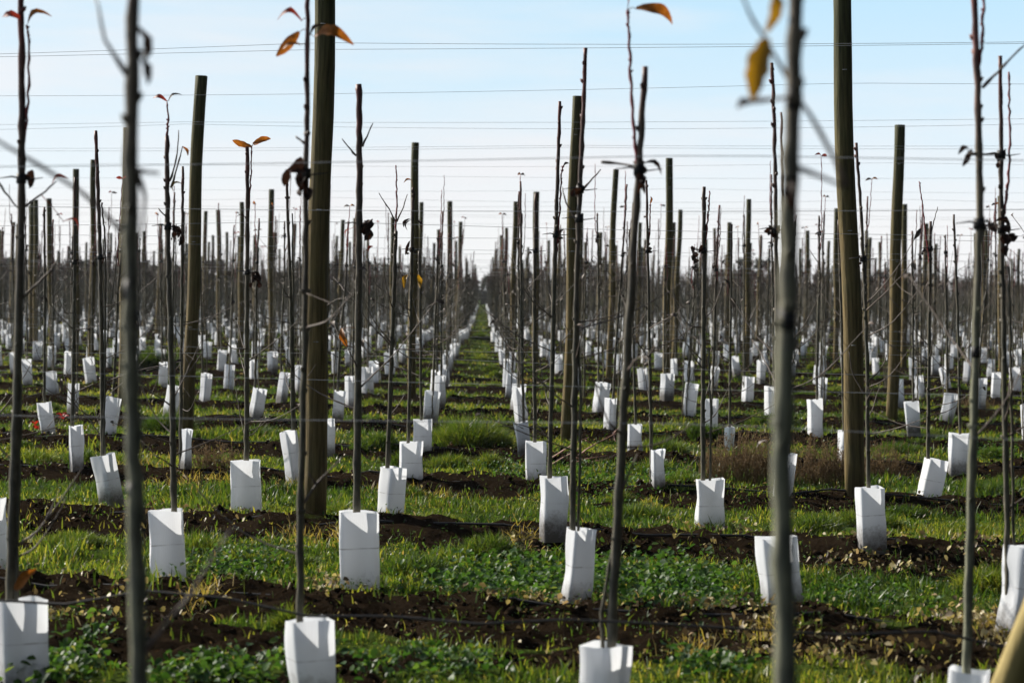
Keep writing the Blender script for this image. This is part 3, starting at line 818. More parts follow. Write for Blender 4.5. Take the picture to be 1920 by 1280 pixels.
S_[(2, 3)] = dict(g=(1880, 1962, 1024, 1190, -10, .35), trunk=[(1889, 1026), (1883, 700), (1878, 400), (1876, 105)], w=(12, 7), side=[[(1901, 1032), (1897, 700), (1890, 500)]], shoot=[[(1884, 420), (1893, 300), (1891, 135)]], clu=[(1878, 290, .05), (1885, 430, .10)], nt=4, look='reddish sapling with parallel shoot')
S_[(3, -2)] = dict(g=(167, 216, 853, 953, 17, .62), trunk=[(193, 855), (190, 600), (186, 420), (180, 245)], w=(10, 6), side=[[(196, 800), (198, 500), (192, 380)]], clu=[(196, 482, .06)], nt=6, look='thin dark sapling with a tall bare tip')
S_[(3, -1)] = dict(g=(431, 490, 863, 965, 0, .05), trunk=[(462, 862), (463, 600), (464, 275)], w=(11, 7), shoot=[[(467, 420), (470, 340), (472, 276)]], leaf=[(472, 275, 437, 264, 'o'), (474, 270, 507, 260, 'o'), (476, 272, 490, 262, 'o'), (460, 408, 444, 406, 'd')], clu=[(478, 510, .09)], nt=6, look='sapling with paired orange leaves')
S_[(3, 0)] = dict(g=(712, 765, 876, 979, -8, .45), trunk=[(727, 873), (733, 700), (738, 560), (742, 433)], w=(9, 7), shoot=[[(741, 445), (744, 380), (743, 310)]], twig=[[(742, 416), (727, 388), (711, 363)], [(744, 416), (756, 388), (764, 364)]], nt=6, look='sapling with three-pronged red top')
S_[(3, 1)] = dict(g=(1010, 1065, 893, 998, 0, .2), trunk=[(1031, 890), (1037, 600), (1044, 380), (1050, 190)], w=(10, 6), shoot=[[(1041, 500), (1048, 420), (1052, 340), (1056, 310)]], leaf=[(1056, 312, 1068, 307, 'd')], clu=[(1052, 440, .06)], nt=7, look='slender reddish sapling')
S_[(3, 2)] = dict(g=(1304, 1359, 898, 1004, 0, .08), trunk=[(1318, 897), (1319, 600), (1320, 350)], w=(10, 7), side=[[(1331, 897), (1332, 780), (1328, 650)]], shoot=[[(1324, 460), (1328, 400), (1331, 358)]], clu=[(1312, 470, .10)], nt=6, look='flat topped sapling, short red shoot')
S_[(3, 3)] = dict(g=(1605, 1657, 913, 1024, 7, .1), trunk=[(1628, 911), (1625, 650), (1617, 450), (1606, 268)], w=(9, 5), twig=[[(1622, 740), (1602, 705), (1592, 660)], [(1624, 720), (1650, 690), (1662, 665)]], clu=[(1618, 485, .05)], nt=5, look='slim sapling leaning left')
S_[(4, -3)] = dict(g=(128, 156, 797, 879, 0, .35), trunk=[(136, 795), (139, 560), (141, 332)], w=(8, 5), nt=6, clu=[(140, 492, .06)], look='slim dark sapling')
S_[(4, -2)] = dict(g=(338, 364, 805, 888, -4, .6), trunk=[(339, 802), (341, 560), (343, 312)], w=(7, 5), nt=5, look='thin sapling beside leaning post')
S_[(4, -1)] = dict(g=(522, 558, 808, 894, 10, .5), trunk=[(549, 805), (545, 560), (537, 325)], w=(8, 5), side=[[(552, 800), (550, 600), (548, 400)]], nt=6, look='left-leaning sapling with side stem')
S_[(4, 0)] = dict(g=(748, 795, 828, 911, -1, .1), trunk=[(766, 826), (770, 600), (774, 400), (775, 352)], w=(7, 5), leaf=[(768, 410, 757, 426, 'd'), (770, 412, 764, 432, 'd'), (784, 412, 791, 430, 'd'), (768, 452, 760, 478, 'd'), (764, 515, 758, 540, 'y'), (784, 515, 788, 540, 'y'), (772, 338, 757, 343, 'o')], clu=[(770, 468, .07)], nt=6, look='sapling with drooping yellow leaves')
S_[(4, 1)] = dict(g=(985, 1025, 827, 915, 0, .05), trunk=[(1003, 826), (1002, 600), (1005, 362)], w=(8, 6), clu=[(1000, 470, .06)], nt=7, look='upright dark sapling')
S_[(4, 2)] = dict(g=(1219, 1249, 843, 926, 0, .2), trunk=[(1221, 843), (1217, 600), (1212, 338)], w=(8, 4), shoot=[[(1216, 460), (1219, 420), (1219, 382)]], leaf=[(1219, 382, 1220, 368, 'o')], clu=[(1218, 470, .06)], nt=6, look='dark sapling, orange tip leaf')
S_[(4, 3)] = dict(g=(1456, 1497, 850, 940, -9, .8), trunk=[(1478, 850), (1482, 600), (1490, 415)], w=(7, 5), nt=5, look='sapling partly behind blurred trunk')
S_[(4, 4)] = dict(g=(1734, 1778, 861, 945, -15, .15), trunk=[(1740, 858), (1742, 650), (1745, 415)], w=(8, 5), shoot=[[(1742, 495), (1735, 430), (1724, 340)]], twig=[[(1741, 470), (1749, 425), (1757, 388)]], clu=[(1735, 466, .06)], nt=6, look='sapling with a forked reddish top')
S_[(5, -4)] = dict(g=(67, 98, 754, 822, 8, .2), trunk=[(83, 752), (84, 560), (83, 388)], w=(6, 4), look='thin sapling')
S_[(5, -1)] = dict(g=(602, 628, 785, 851, 0, .3), trunk=[(612, 784), (613, 560), (612, 420)], w=(6, 4), look='thin sapling')
S_[(5, 0)] = dict(g=(774, 810, 786, 853, 0, .05), trunk=[(790, 786), (788, 600), (786, 470)], w=(6, 4), look='short sapling')
S_[(5, 1)] = dict(g=(962, 990, 791, 856, 9, .1), trunk=[(982, 790), (978, 600), (976, 340)], w=(6, 4), look='tall thin sapling')
S_[(5, 2)] = dict(g=(1176, 1205, 795, 862, 0, .1), trunk=[(1192, 795), (1186, 600), (1180, 430)], w=(6, 4), look='thin sapling')
S_[(5, 3)] = dict(g=(1358, 1379, 800, 846, 0, .3), trunk=[(1368, 800), (1370, 600), (1372, 420)], w=(6, 4), look='thin sapling among dry weeds')
S_[(5, 4)] = dict(g=(1570, 1596, 807, 872, 0, .3), trunk=[(1582, 806), (1578, 600), (1572, 412)], w=(6, 4), look='thin sapling')
S_[(5, 5)] = dict(g=(1780, 1819, 812, 880, 0, .05), trunk=[(1800, 812), (1796, 600), (1788, 402)], w=(6, 4), look='thin sapling')

def guard_look(W, cf, lean, n):
    a = 'narrow' if W < .12 else ('broad' if W > .163 else 'square')
    b = ' leaning left' if lean < -.06 else (' leaning right' if lean > .06 else '')
    return '%s white tree guard%s' % (a, b)

done = set()
for (j, i), sp in S_.items():
    seed = 100 + j * 37 + i * 5
    if 'g' in sp:
        xl, xr, yt, yb, sh, cf = sp['g']
        cx = (xl + xr) / 2
        p0 = on_ground(cx + sh, yb)
        p = on_ground(cx + sh, yb, hz(p0.x, p0.y)); p = on_ground(cx + sh, yb, hz(p.x, p.y))
        k = p.y / F
        depth = .05
        base = Vector((p.x, p.y + depth, p.z))
        top = at_depth(cx, yt, base.y)
        Wm = (xr - xl) * k
        Hm = (top - base).length
        lean = (top.x - base.x) / Hm
        me = guard_mesh(Wm, cf, Hm, seed)
        add_guard(me, base, lean, 0, '%s, %s' % (guard_look(Wm, cf, lean, i), place_words(j, i)))
        sapY = base.y
    else:
        q = at_depth(sp['gx'], 1290, sp['d'])
        base = Vector((q.x, sp['d'], hz(q.x, sp['d'])))
        Hm = GUARD_H
        me = guard_mesh(.15, .4, Hm, seed)
        sapY = sp['d']
    hand_sapling(base, sapY, sp, seed, '%s, %s' % (sp['look'], place_words(j, i)))
    done.add((j, i))

# the rest of the orchard, on the same planting grid
slots = []
for j in range(0, 63):
    yc = row_y(j)
    half = (.218 * yc) + .35
    for i in range(-60, 61):
        x = -.49 + .862 * i - .0
        if (j, i) in done or (j, i) in ((5, -2),) or j < 1: continue
        x += random.uniform(-.07, .07) - .02 * 0
        y = row_y(j, x) + random.uniform(-.09, .09)
        sx = x / y
        if -.218 - .25 / y < sx < .242 + .25 / y:
            slots.append((y, x, j, i))
slots.sort()
N_IND = 300 - len(S_)
protos = [proto_sapling(900 + k * 13) for k in range(14)]
gmeshes = [guard_mesh(random.uniform(.11, .165), random.uniform(.1, .7), random.uniform(.29, .345), 300 + k) for k in range(14)]
used = [False] * len(protos)
FAR_S = 'one of the many distant saplings standing beyond the twelfth row'
FAR_G = 'one of the many small white tree guards beyond the twelfth row'
for n, (y, x, j, i) in enumerate(slots[:N_IND]):
    z = hz(x, y)
    k = random.randrange(len(protos))
    lab_s, lab_g = FAR_S, FAR_G
    if j < 12:
        adj = random.Random(n).choice(['bare thin', 'slim twiggy', 'dark slender'])
        lab_s = '%s sapling, %s' % ('thin bare', place_words(j, i) if abs(i) < 11 else 'x')
        lab_g = '%s, %s' % ('small white tree guard', place_words(j, i))
    if not used[k]: o = protos[k]; used[k] = True
    else: o = copy_tree(protos[k])
    o.location = (x, y, z); o.rotation_euler = (random.gauss(0, .012), random.gauss(.004, .018), random.uniform(0, 2 * PI))
    s = random.uniform(.86, 1.1); o.scale = (1, 1, s)
    tag(o, lab_s, 'sapling', 'young orchard saplings in rows' if j < 12 else 'distant orchard saplings')
    if random.random() < .96:
        add_guard(random.choice(gmeshes), Vector((x + random.uniform(-.03, .03), y + random.uniform(-.03, .03), z)), random.gauss(0, .085), random.gauss(0, .05), lab_g,
                  random.choice([0, random.uniform(-.4, .4), random.uniform(-.4, .4), PI + random.uniform(-.5, .5)]),
                  'white plastic tree guards around the saplings' if j < 12 else 'distant white tree guards')
for k, u in enumerate(used):
    if not u:
        for ch in list(protos[k].children): bpy.data.objects.remove(ch)
        bpy.data.objects.remove(protos[k])

def build_far(rest):
    V = []; Q = []; GV = []; GQ = []; hv = []; hu = []
    o = 0; g = 0
    sq = [(-1, -1), (1, -1), (1, 1), (-1, 1)]
    for (y, x, j, i) in rest:
        h = random.uniform(1.3, 2.65); z = 0
        lines = [((x, y, 0), (x + random.gauss(.02, .08), y, h), .016, .011)]
        for q in range(2): lines.append(((x + random.uniform(-.07, .07), y, 0), (x + random.gauss(0, .06), y, random.uniform(1.0, 2.6)), .009, .005))
        for t in range(11):
            zz = random.uniform(.35, 1.8); a = random.uniform(0, 2 * PI); L = random.uniform(.1, .4)
            lines.append(((x, y, zz), (x + math.cos(a) * L, y + math.sin(a) * L, zz + random.uniform(.02, .35)), .005, .003))
        lines.append(((x - .05, y, 1.66), (x + .06, y, random.uniform(1.55, 1.7)), .02, .012))
        for (a, b, r0, r1) in lines:
            ax = abs(b[2] - a[2]) > abs(b[0] - a[0])
            for (p, r) in ((a, r0), (b, r1)):
                for (c, s) in sq:
                    V.append((p[0] + c * r, p[1] + s * r, p[2]) if ax else (p[0], p[1] + c * r, p[2] + s * r))
            for k in range(4):
                Q.append((o + k, o + (k + 1) % 4, o + 4 + (k + 1) % 4, o + 4 + k))
            o += 8
        if random.random() < .96:
            w = random.uniform(.045, .085); d = .05; lx = random.gauss(0, .018); hh = random.uniform(.27, .35); rt = random.uniform(0, PI)
            for (zz, q) in ((-.05, 0), (hh * .5, .5), (hh, 1)):
                for (c, s) in sq:
                    cx, cy = c * w, s * d
                    GV.append((x + cx * math.cos(rt) - cy * math.sin(rt) + lx * q, y + cx * math.sin(rt) + cy * math.cos(rt), zz)); hv.append(q); hu.append(c * w)
            for lv in (0, 4):
                for k in range(4):
                    GQ.append((g + lv + k, g + lv + (k + 1) % 4, g + lv + 4 + (k + 1) % 4, g + lv + 4 + k))
            g += 12
    e = np.zeros((0, 3), int)
    tag(big_mesh('distant_saplings', np.array(V), e, np.array(Q), M['bark']), 'dense far rows of bare saplings merging towards the horizon', 'saplings', kind='stuff')
    tag(big_mesh('distant_tree_guards', np.array(GV), e, np.array(GQ), M['guard'], {'hv': np.array(hv), 'hu': np.array(hu)}), 'far white tree guards merging into a pale band', 'tree guards', kind='stuff')
build_far(slots[N_IND:])
print('slots', len(slots))

# ------------------------------------------------------------------ trellis posts
def post_mesh(r0, r1, L, seed, top_cut=0.0):
    rr = random.Random(seed); mb = MB(); n = 12
    ph = rr.uniform(0, 6)
    pts = [Vector((.010 * math.sin(k * .8 + ph), .006 * math.cos(k * .7 + ph), -.05 + (L + .05) * k / n)) for k in range(n + 1)]
    rad = [(r0 + (r1 - r0) * k / n) * (1 + rr.uniform(-.02, .02)) for k in range(n + 1)]
    pts.append(pts[-1] + Vector((0, 0, .004))); rad.append(rad[-1] * .93)
    mb.tube(pts, rad, 20)
    return mb

def staple(root, h, r, w=.012):
    MB().tube([Vector((-w, -r * .96, h)), Vector((-w, -r - .006, h)), Vector((w, -r - .006, h)), Vector((w, -r * .96, h))], [.0022] * 4, 5).build('staple', M['wire'], root)

def post_x(j, m): return -.935 + 3.26 * (j - 3) + 8.05 * m
POST = {}
POST[3] = [((587, 986), (608, 0), 40, 'thick dark trellis post just left of centre, taller than the frame')]
POST[4] = [((1606, 942), (1577, 0), 36, 'tall yellow edged trellis post leaning left on the right, taller than the frame')]
POST[5] = [((351, 826), (376, 143), 24, 'dark green post leaning right on the left side of the orchard')]
POST[6] = [((1063, 828), (1081, 181), 20, 'slightly leaning post with a yellow edge, just right of the grassy aisle')]
POST[7] = [((1673, 792), (1686, 235), 21, 'dark post with flat top standing behind the tall yellow edged post on the right'),
           ((229, 768), (238, 240), 17, 'olive post half hidden behind the blurred trunk on the left')]
POST[8] = [((771, 752), (780, 268), 15, 'slim post left of the aisle, with yellow leaves hanging before it')]
POST[9] = [((1248, 738), (1256, 297), 14, 'straight post right of centre standing clear above the saplings'),
           ((171, 722), (176, 300), 11, 'slim post on the left with a dark twig crossing it')]
POST[11] = [((1004, 688), (1006, 360), 12, 'slim post close to the right side of the aisle')]
n_post = 0
FPM = []
ROWP = []
FARP = MB()
for j in range(1, 64):
    if j in POST:
        for (b, t, w, lab) in POST[j]:
            Yc = on_ground(*b).y
            p = on_ground(*b); base = Vector((p.x, p.y, hz(p.x, p.y)))
            top = at_depth(t[0], t[1], base.y)
            ax = top - base
            if t[1] == 0: ax = ax * (3.3 / ax.z)
            r = w * p.y / F / 2
            L = ax.length
            root = post_mesh(r * 1.06, r * .94, L, j * 7 + int(b[0])).build('trellis_post', M['post'], None, base)
            root.rotation_euler = (0, math.atan2(ax.x, ax.z), 0)
            for h in (.95, 1.67, 2.68):
                if h < L - .05: staple(root, h, r)
            tag(root, lab, 'trellis post', 'wooden trellis posts')
            n_post += 1
        continue
    for m in ([q / 2 for q in range(-60, 24)] if 9 < j < 26 else range(-30, 12)):
        x = post_x(j, m) + random.uniform(-.15, .15)
        if -.72 < x < .60: x = -.62 if x < -.06 else .50
        y = row_y(j, x) + .12
        if not (-.225 - .2 / y < x / y < .25 + .2 / y): continue
        if j < 3: continue
        base = Vector((x, y, hz(x, y) if y < 190 else 0))
        n_post += 1
        if n_post > 285:
            FARP.tube([base - Vector((0, 0, .05)), base + Vector((random.gauss(.03, .04), random.gauss(0, .04), random.uniform(2.75, 3.1)))], [.050, .046], 8)
            continue
        if len(FPM) < 16:
            root = post_mesh(random.uniform(.043, .054), random.uniform(.040, .049), random.uniform(2.75, 3.1), 40 + len(FPM)).build('trellis_post', M['post'])
            FPM.append(root.data)
        else:
            root = bpy.data.objects.new('trellis_post', random.choice(FPM)); COL.objects.link(root)
        root.location = base
        root.rotation_euler = (random.gauss(0, .012), random.gauss(.012, .014), random.uniform(0, 6))
        if j < 12:
            lab = 'x'; ROWP.append((j, x, root))
        else:
            lab = 'slim weathered trellis post far off beyond the twelfth row'
        tag(root, lab, 'trellis post', 'wooden trellis posts' if j < 12 else 'distant trellis posts')

tag(FARP.build('distant_trellis_posts', M['post']), 'farthest trellis posts merging into the rows near the horizon', 'trellis posts', kind='stuff')
for j_ in range(12):
    for sd_, sg_ in (('left', -1), ('right', 1)):
        rw = sorted([(abs(x), k, r) for k, (j, x, r) in enumerate(ROWP) if j == j_ and x * sg_ > 0], key=lambda t: t[0])
        for k, (_, _, r) in enumerate(rw):
            r['label'] = 'weathered trellis post, %s row, %s post %s of the aisle' % (ORD[j_], NTH[k], sd_)

# brace pole, bottom right corner
M['brace'] = m_simple('yellow_green_pole_wood', (.24, .19, .07), (.40, .31, .12), 40, .75, .2, (1, 1, .08), .6, .006)
def brace():
    Y = 5.5
    a = at_depth(1886, 1290, Y); b = at_depth(1934, 1170, Y)
    d = (b - a) / (b.z - a.z)
    lo = a + d * (-.02 - a.z); hi = a + d * (1.5 - a.z)
    mb = MB(); D = hi - lo
    mb.tube([D * (k / 8) for k in range(9)], [.037 - .003 * k / 8 for k in range(9)], 18)
    root = mb.build('brace_pole', M['brace'], None, lo)
    tag(root, 'blurred slanting wooden brace pole in the bottom right corner', 'brace pole')
brace()

# ------------------------------------------------------------------ wires and hoses
def long_line(j, h, r, sag, name, m, seed, dy=0.0, wav=0.0, sides=6):
    rr = random.Random(seed)
    yc = row_y(j); x0 = -.26 * yc - 1.2; x1 = .26 * yc + 1.2
    n = int((x1 - x0) / .25) + 2
    n = min(n, 220)
    pts = []
    for k in range(n):
        x = x0 + (x1 - x0) * k / (n - 1)
        u = ((x - post_x(j, 0)) / 8.05) % 1.0
        z = h - sag * 4 * u * (1 - u)
        y = row_y(j, x) + dy
        if wav:
            z += hz(x, y) + wav * (float(vnoise(np.array([x * .9]), np.array([j * 3.7]), seed)[0]) - .3); y += .10 * (float(vnoise(np.array([x * .6]), np.array([j * 5.1]), seed + 1)[0]) - .5)
        pts.append((x, y, z))
    o = MB().tube(pts, [r] * n, sides).build(name, m)
    return o
WL = [(2.645, 'upper'), (2.63, 'second upper'), (1.67, 'middle'), (.95, 'lower')]
for j in range(1, 15):
    for q, (h, wn) in enumerate(WL):
        if q == 3 and j > 8: continue
        if q == 1 and j not in (3, 5, 6): continue
        if q != 1: hh = h + (random.uniform(-.015, .015) if j != 3 else 0)
        else: hh = hh - random.uniform(.006, .03)
        o = long_line(j, hh, (.0011 if j < 10 else .0014), random.uniform(.015, .06), 'trellis_wire', M['wire'], j * 5 + q, dy=-.058 if q != 1 else .07)
        if j < 12: tag(o, '%s trellis wire strung along the %s row of saplings' % (wn, ORD[j]), 'wire', 'trellis wires along the rows')
        else: tag(o, 'faint trellis wire strung along a far row beyond the twelfth', 'wire', 'distant trellis wires')
for j in range(1, 16):
    o = long_line(j, .335 if j == 1 else .004, .0038 if j == 1 else .0068, .02, 'drip_hose', M['hose'], 70 + j, dy=.07 if j < 2 else -.22, wav=.012 if j < 2 else .035, sides=8)
    if j < 12: tag(o, 'black drip hose running low along the %s row of saplings' % ORD[j], 'hose', 'drip hoses along the rows')
    else: tag(o, 'black drip hose running low along a far row beyond the twelfth', 'hose', 'distant drip hoses')

# ------------------------------------------------------------------ dry weeds, prunings, red weed
def dry_weed(px, py, wpx, hpx, n, label, seed):
    rr = random.Random(seed); p = on_ground(px, py); k = p.y / F
    base = Vector((p.x, p.y, hz(p.x, p.y))); root = empty('dry_weed', base)
    mb = MB(); sd = MB()
    for q in range(n):
        a = rr.uniform(0, 2 * PI); r = math.sqrt(rr.random()) * wpx * k / 2
        b = Vector((math.cos(a) * r, math.sin(a) * r * .45, -.02)); hh = hpx * k * rr.uniform(.45, 1.0) * (1 - .35 * (r / (wpx * k / 2)) ** 2)
        t = b + Vector((rr.gauss(0, .05), rr.gauss(0, .05), hh)); m_ = b.lerp(t, .5) + Vector((rr.gauss(0, .012), rr.gauss(0, .012), 0))
        mb.tube([b, m_, t], [.0022, .0018, .0008], 4)
        for w in range(rr.randint(5, 9)):
            f = rr.uniform(.25, 1); c = b.lerp(t, f); d = Vector((rr.gauss(0, 1), rr.gauss(0, 1), rr.uniform(.2, 1.6))).normalized() * rr.uniform(.015, .05)
            mb.tube([c, c + d], [.0012, .0006], 3)
            for z in range(3):
                e = c + d * rr.uniform(.4, 1.05); v = Vector((rr.gauss(0, 1), rr.gauss(0, 1), rr.gauss(0, 1))).normalized() * rr.uniform(.006, .013)
                sd.leaf(e, e + v, .006, .1, .3, z, 2)
    mb.build('stalks', M['dry'], root); sd.build('seed_heads', M['dry'], root)
    tag(root, label, 'weed', None)
dry_weed(1392, 912, 165, 128, 260, 'bushy brown dry weed between the flat topped sapling and the blurred trunk', 1)
dry_weed(1535, 910, 150, 112, 210, 'brown dry weed clump growing left of the tall yellow edged post', 2)
dry_weed(405, 890, 90, 60, 80, 'thin dry weed clump in the grass left of the broad guard', 3)
dry_weed(1830, 775, 70, 44, 60, 'small dry weed clump far right among the distant guards', 4)

dry_weed(1655, 895, 90, 85, 80, 'wispy brown dry weed just right of the tall yellow edged post', 6)

def prunings():
    p = on_ground(1090, 872); base = Vector((p.x, p.y, hz(p.x, p.y))); root = empty('twig_pile', base)
    Y = p.y
    for q, s in enumerate([[(1030, 870), (1075, 838), (1105, 828)], [(1034, 878), (1060, 862), (1092, 842)], [(1085, 862), (1110, 842), (1158, 818)], [(1080, 864), (1095, 868), (1112, 876)], [(1098, 832), (1112, 842), (1090, 858)],
                           [(1150, 818), (1158, 808), (1168, 796)], [(1070, 876), (1100, 866), (1140, 860)], [(1150, 820), (1154, 834)], [(1110, 874), (1140, 868), (1158, 858)]]):
        c = [at_depth(x, y, Y) - base + Vector((0, random.uniform(-.12, .12), .03)) for x, y in s]
        stem_mb(c, .006, .003, q, .09, 6, .004, .25).build('twig', M['prune'], root)
    tag(root, 'loose pile of pinkish pruned twigs lying on the grass right of the aisle', 'twig pile')
prunings()

def red_weed():
    p = on_ground(72, 815); base = Vector((p.x, p.y, hz(p.x, p.y))); root = empty('red_weed', base); Y = p.y; mb = MB(); st = MB()
    for q, (x, y) in enumerate([(72, 802), (120, 785), (66, 796), (116, 780), (74, 806)]):
        c = at_depth(x, y, Y) - base
        st.tube([Vector((c.x * .6, .02, -.01)), c], [.002, .0012], 4)
        mb.leaf(c, c + Vector((.05, -.02, .03)), .03, .2, .4, q); mb.leaf(c, c + Vector((-.05, -.01, .02)), .03, .2, .4, q + 9)
    st.build('stalk', M['twig'], root); mb.build('foliage', M['red'], root)
    tag(root, 'small weed with bright red leaves in the grass near the left edge', 'weed')
M['red'] = leafy('scarlet_leaf', flatcol(.5, .04, .02), .4, .5, .3, (1.1, .6, .5))
red_weed()

# ------------------------------------------------------------------ shelterbelt beyond the orchard
def belt_tree(h, w, seed, conifer=False):
    root = empty('conifer' if conifer else 'shelterbelt_tree', (0, 0, 0))
    rr = np.random.default_rng(seed); n = 1500
    mb = MB(); mb.tube([(0, 0, -.1), (.05, 0, h * .45), (0, .05, h * .9)], [.16, .10, .03], 7)
    for k in range(5):
        a = rr.uniform(0, 6.28); z = h * rr.uniform(.2, .7)
        mb.tube([(0, 0, z), (math.cos(a) * w * .3, math.sin(a) * w * .3, z + h * .18)], [.05, .015], 5)
    mb.build('trunk', M['bark'], root)
    if conifer:
        q = rr.uniform(.06, 1, n) ** .8; r = (1 - q) * w * .5 * (.55 + .45 * np.sin(q * 46) ** 2) * np.sqrt(rr.uniform(.2, 1, n)); a = rr.uniform(0, 2 * PI, n)
        c = np.stack([np.cos(a) * r, np.sin(a) * r, q * h], -1)
    else:
        kc = 16; cc = np.stack([rr.normal(0, w * .2, kc), rr.normal(0, w * .2, kc), rr.uniform(.06, .88, kc) * h], -1); cr = rr.uniform(.08, .2, kc) * h
        id_ = rr.integers(0, kc, n); d = rr.normal(0, 1, (n, 3)); d /= np.linalg.norm(d, axis=1)[:, None]
        c = cc[id_] + d * (cr[id_] * rr.uniform(.3, 1.05, n))[:, None]
        c[:, 2] = np.maximum(c[:, 2], .1)
    u = rr.normal(0, 1, (n, 3)); u /= np.linalg.norm(u, axis=1)[:, None]; v = np.cross(u, rr.normal(0, 1, (n, 3))); v /= np.linalg.norm(v, axis=1)[:, None]
    s = rr.uniform(.06, .16, n)[:, None] * (h / 4)
    P = np.stack([c - u * s - v * s * .6, c + u * s - v * s * .5, c + u * s * .8 + v * s * .6, c - u * s * .7 + v * s * .5], 1).reshape(-1, 3)
    b = np.arange(n) * 4
    o = big_mesh('crown', P, np.zeros((0, 3), int), np.stack([b, b + 1, b + 2, b + 3], -1), M['conifer' if conifer else 'crown'])
    o.parent = root
    return root
bp = [belt_tree(4.0, 3.6, 21), belt_tree(4.6, 4.2, 22), belt_tree(3.4, 3.8, 23), belt_tree(3.9, 3.2, 24)]
first = [True] * 4
x = -62.0
while x < 72:
    k = random.randrange(4)
    o = bp[k] if first[k] else copy_tree(bp[k]); first[k] = False
    y = 232 - SLANT * x * .5 + random.uniform(-6, 10)
    px = x / y
    s = random.uniform(.75, 1.08) * (1.12 if -.06 < px < -.03 or .02 < px < .05 else 1) * (.85 if -.012 < px < .012 else 1)
    o.location = (x, y, 0); o.scale = (1.15, 1, s); o.rotation_euler = (0, 0, random.uniform(0, 6.28))
    tag(o, 'grey-green tree in the low shelterbelt closing the far end of the orchard', 'tree', 'shelterbelt trees on the horizon')
    x += random.uniform(1.6, 3.0)
for k in range(4):
    if first[k]:
        for ch in list(bp[k].children): bpy.data.objects.remove(ch)
        bpy.data.objects.remove(bp[k])
cf_ = belt_tree(6.2, 3.4, 31, True)
cp = at_depth(1203, 548, 262); cf_.location = (cp.x, 262, 0)
tag(cf_, 'dark conifer rising above the shelterbelt right of centre', 'tree')

# ------------------------------------------------------------------ haze
HAZE = 0.0002
def haze():
    m = bpy.data.materials.new('thin_autumn_haze'); m.use_nodes = True; nt = m.node_tree; nt.nodes.clear()
    out = nt.nodes.new('ShaderNodeOutputMaterial'); pv = nt.nodes.new('ShaderNodeVolumePrincipled')
    pv.inputs['Color'].default_value = (.86, .91, .97, 1); pv.inputs['Density'].default_value = HAZE; pv.inputs['Anisotropy'].default_value = .2
    nt.links.new(pv.outputs[0], out.inputs['Volume'])
    x0, x1, y0, y1, z0, z1 = -900, 900, -30, 950, -1.5, 9
    v = [(x, y, z) for z in (z0, z1) for y in (y0, y1) for x in (x0, x1)]
    f = [(0, 2, 3, 1), (4, 5, 7, 6), (0, 1, 5, 4), (2, 6, 7, 3), (0, 4, 6, 2), (1, 3, 7, 5)]
    mb = MB(); mb.v = [Vector(a) for a in v]; mb.f = f
    o = mb.build('haze', m, smooth=False); tag(o, 'thin pale haze lying over the far orchard', 'haze', kind='stuff')
if HAZE: haze()

# ------------------------------------------------------------------ sky and sun
SUN_EL, SUN_AZ = math.radians(30), math.radians(-57)      # behind the orchard, to the left
w = bpy.data.worlds.new('World'); scene.world = w; w.use_nodes = True
nt = w.node_tree; nt.nodes.clear()
out = nt.nodes.new('ShaderNodeOutputWorld'); bg = nt.nodes.new('ShaderNodeBackground')
sky = nt.nodes.new('ShaderNodeTexSky'); sky.sky_type = 'NISHITA'; sky.sun_disc = False
sky.sun_elevation = SUN_EL; sky.sun_rotation = SUN_AZ; sky.air_density = 1.0; sky.dust_density = .6; sky.ozone_density = 1.2
tc = nt.nodes.new('ShaderNodeTexCoord')
mp = node(nt, 'ShaderNodeMapping', _Scale=(2.2, 2.2, 16)); nt.links.new(tc.outputs['Generated'], mp.inputs[0])
cn = noise(nt, 1.6, 5, mp.outputs[0], .55)
cl = ramp(nt, [(.44, (0, 0, 0)), (.70, (.8, .8, .8))], cn.outputs['Fac']).outputs[0]
sepw = nt.nodes.new('ShaderNodeSeparateXYZ'); nt.links.new(tc.outputs['Generated'], sepw.inputs[0])
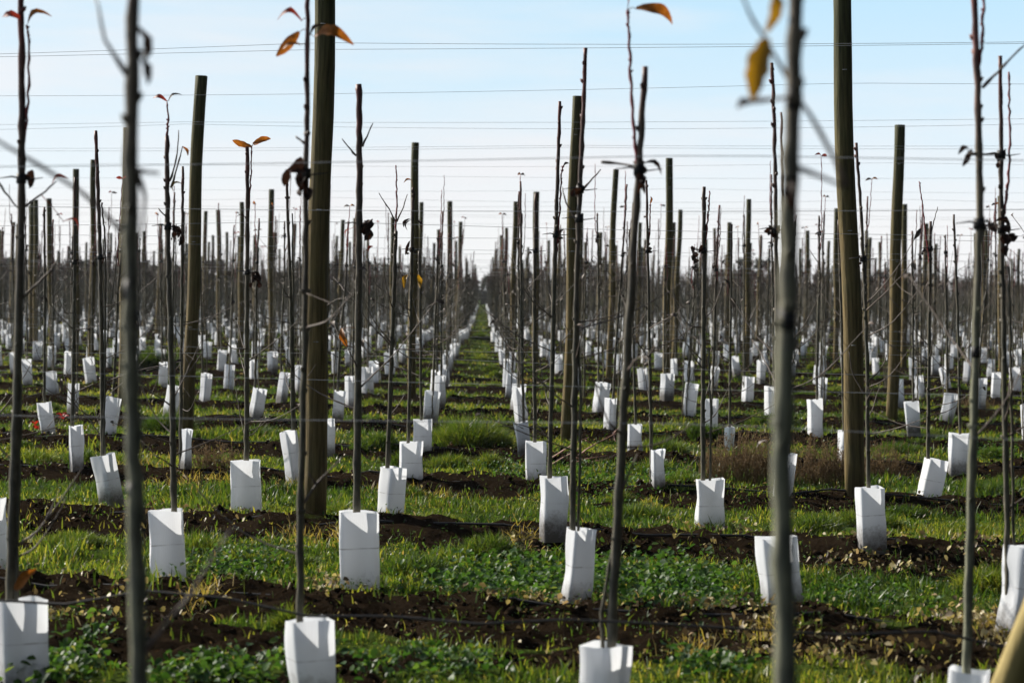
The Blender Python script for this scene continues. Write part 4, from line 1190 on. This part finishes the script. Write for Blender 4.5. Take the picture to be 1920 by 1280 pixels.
veil = ramp(nt, [(0, (.93, .93, .93)), (.13, (.88, .88, .88)), (.35, (.4, .4, .4)), (.8, (0, 0, 0))], sepw.outputs[2]).outputs[0]
vcol = ramp(nt, [(0, (.83, .83, .84)), (.03, (.81, .825, .85)), (.06, (.67, .785, .875)), (.12, (.50, .725, .89)), (.4, (.30, .50, .80))], sepw.outputs[2]).outputs[0]
c = mixc(nt, veil, sky.outputs[0], mixc(nt, 1.0, vcol, (11.5, 11.5, 11.4), 'MULTIPLY'))
c = mixc(nt, cl, c, (9.3, 8.95, 8.95))
# thin high haze is brightest towards the sun and dims round to the opposite side
sdot = node(nt, 'ShaderNodeVectorMath', operation='DOT_PRODUCT'); nt.links.new(tc.outputs['Generated'], sdot.inputs[0])
sdot.inputs[1].default_value = (math.sin(SUN_AZ), math.cos(SUN_AZ), 0)
glow = ramp(nt, [(.0, (.05, .056, .07)), (.42, (.085, .095, .115)), (.66, (.89, .90, .91)), (.80, (.87, .88, .89)), (1, (.95, .95, .95))], math_n(nt, 'ADD', math_n(nt, 'MULTIPLY', sdot.outputs['Value'], .5), .5)).outputs[0]
c = mixc(nt, 1.0, c, glow, 'MULTIPLY')
nt.links.new(c, bg.inputs['Color']); bg.inputs['Strength'].default_value = .066
nt.links.new(bg.outputs[0], out.inputs[0])
sd = bpy.data.lights.new('sun', 'SUN'); sd.energy = 5.0; sd.angle = math.radians(.53); sd.color = (1, .93, .82)
so = bpy.data.objects.new('sun', sd); COL.objects.link(so)
dirv = Vector((math.sin(SUN_AZ) * math.cos(SUN_EL), math.cos(SUN_AZ) * math.cos(SUN_EL), math.sin(SUN_EL)))
so.rotation_euler = dirv.to_track_quat('Z', 'Y').to_euler(); so.location = (-10, 20, 15)

scene.view_settings.view_transform = 'Standard'
scene.view_settings.look = 'None'
scene.view_settings.exposure = 0.8
scene.view_settings.gamma = 1.0
scene.cycles.max_bounces = 8
scene.cycles.transparent_max_bounces = 8
scene.cycles.volume_bounces = 0
scene.cycles.use_denoising = True
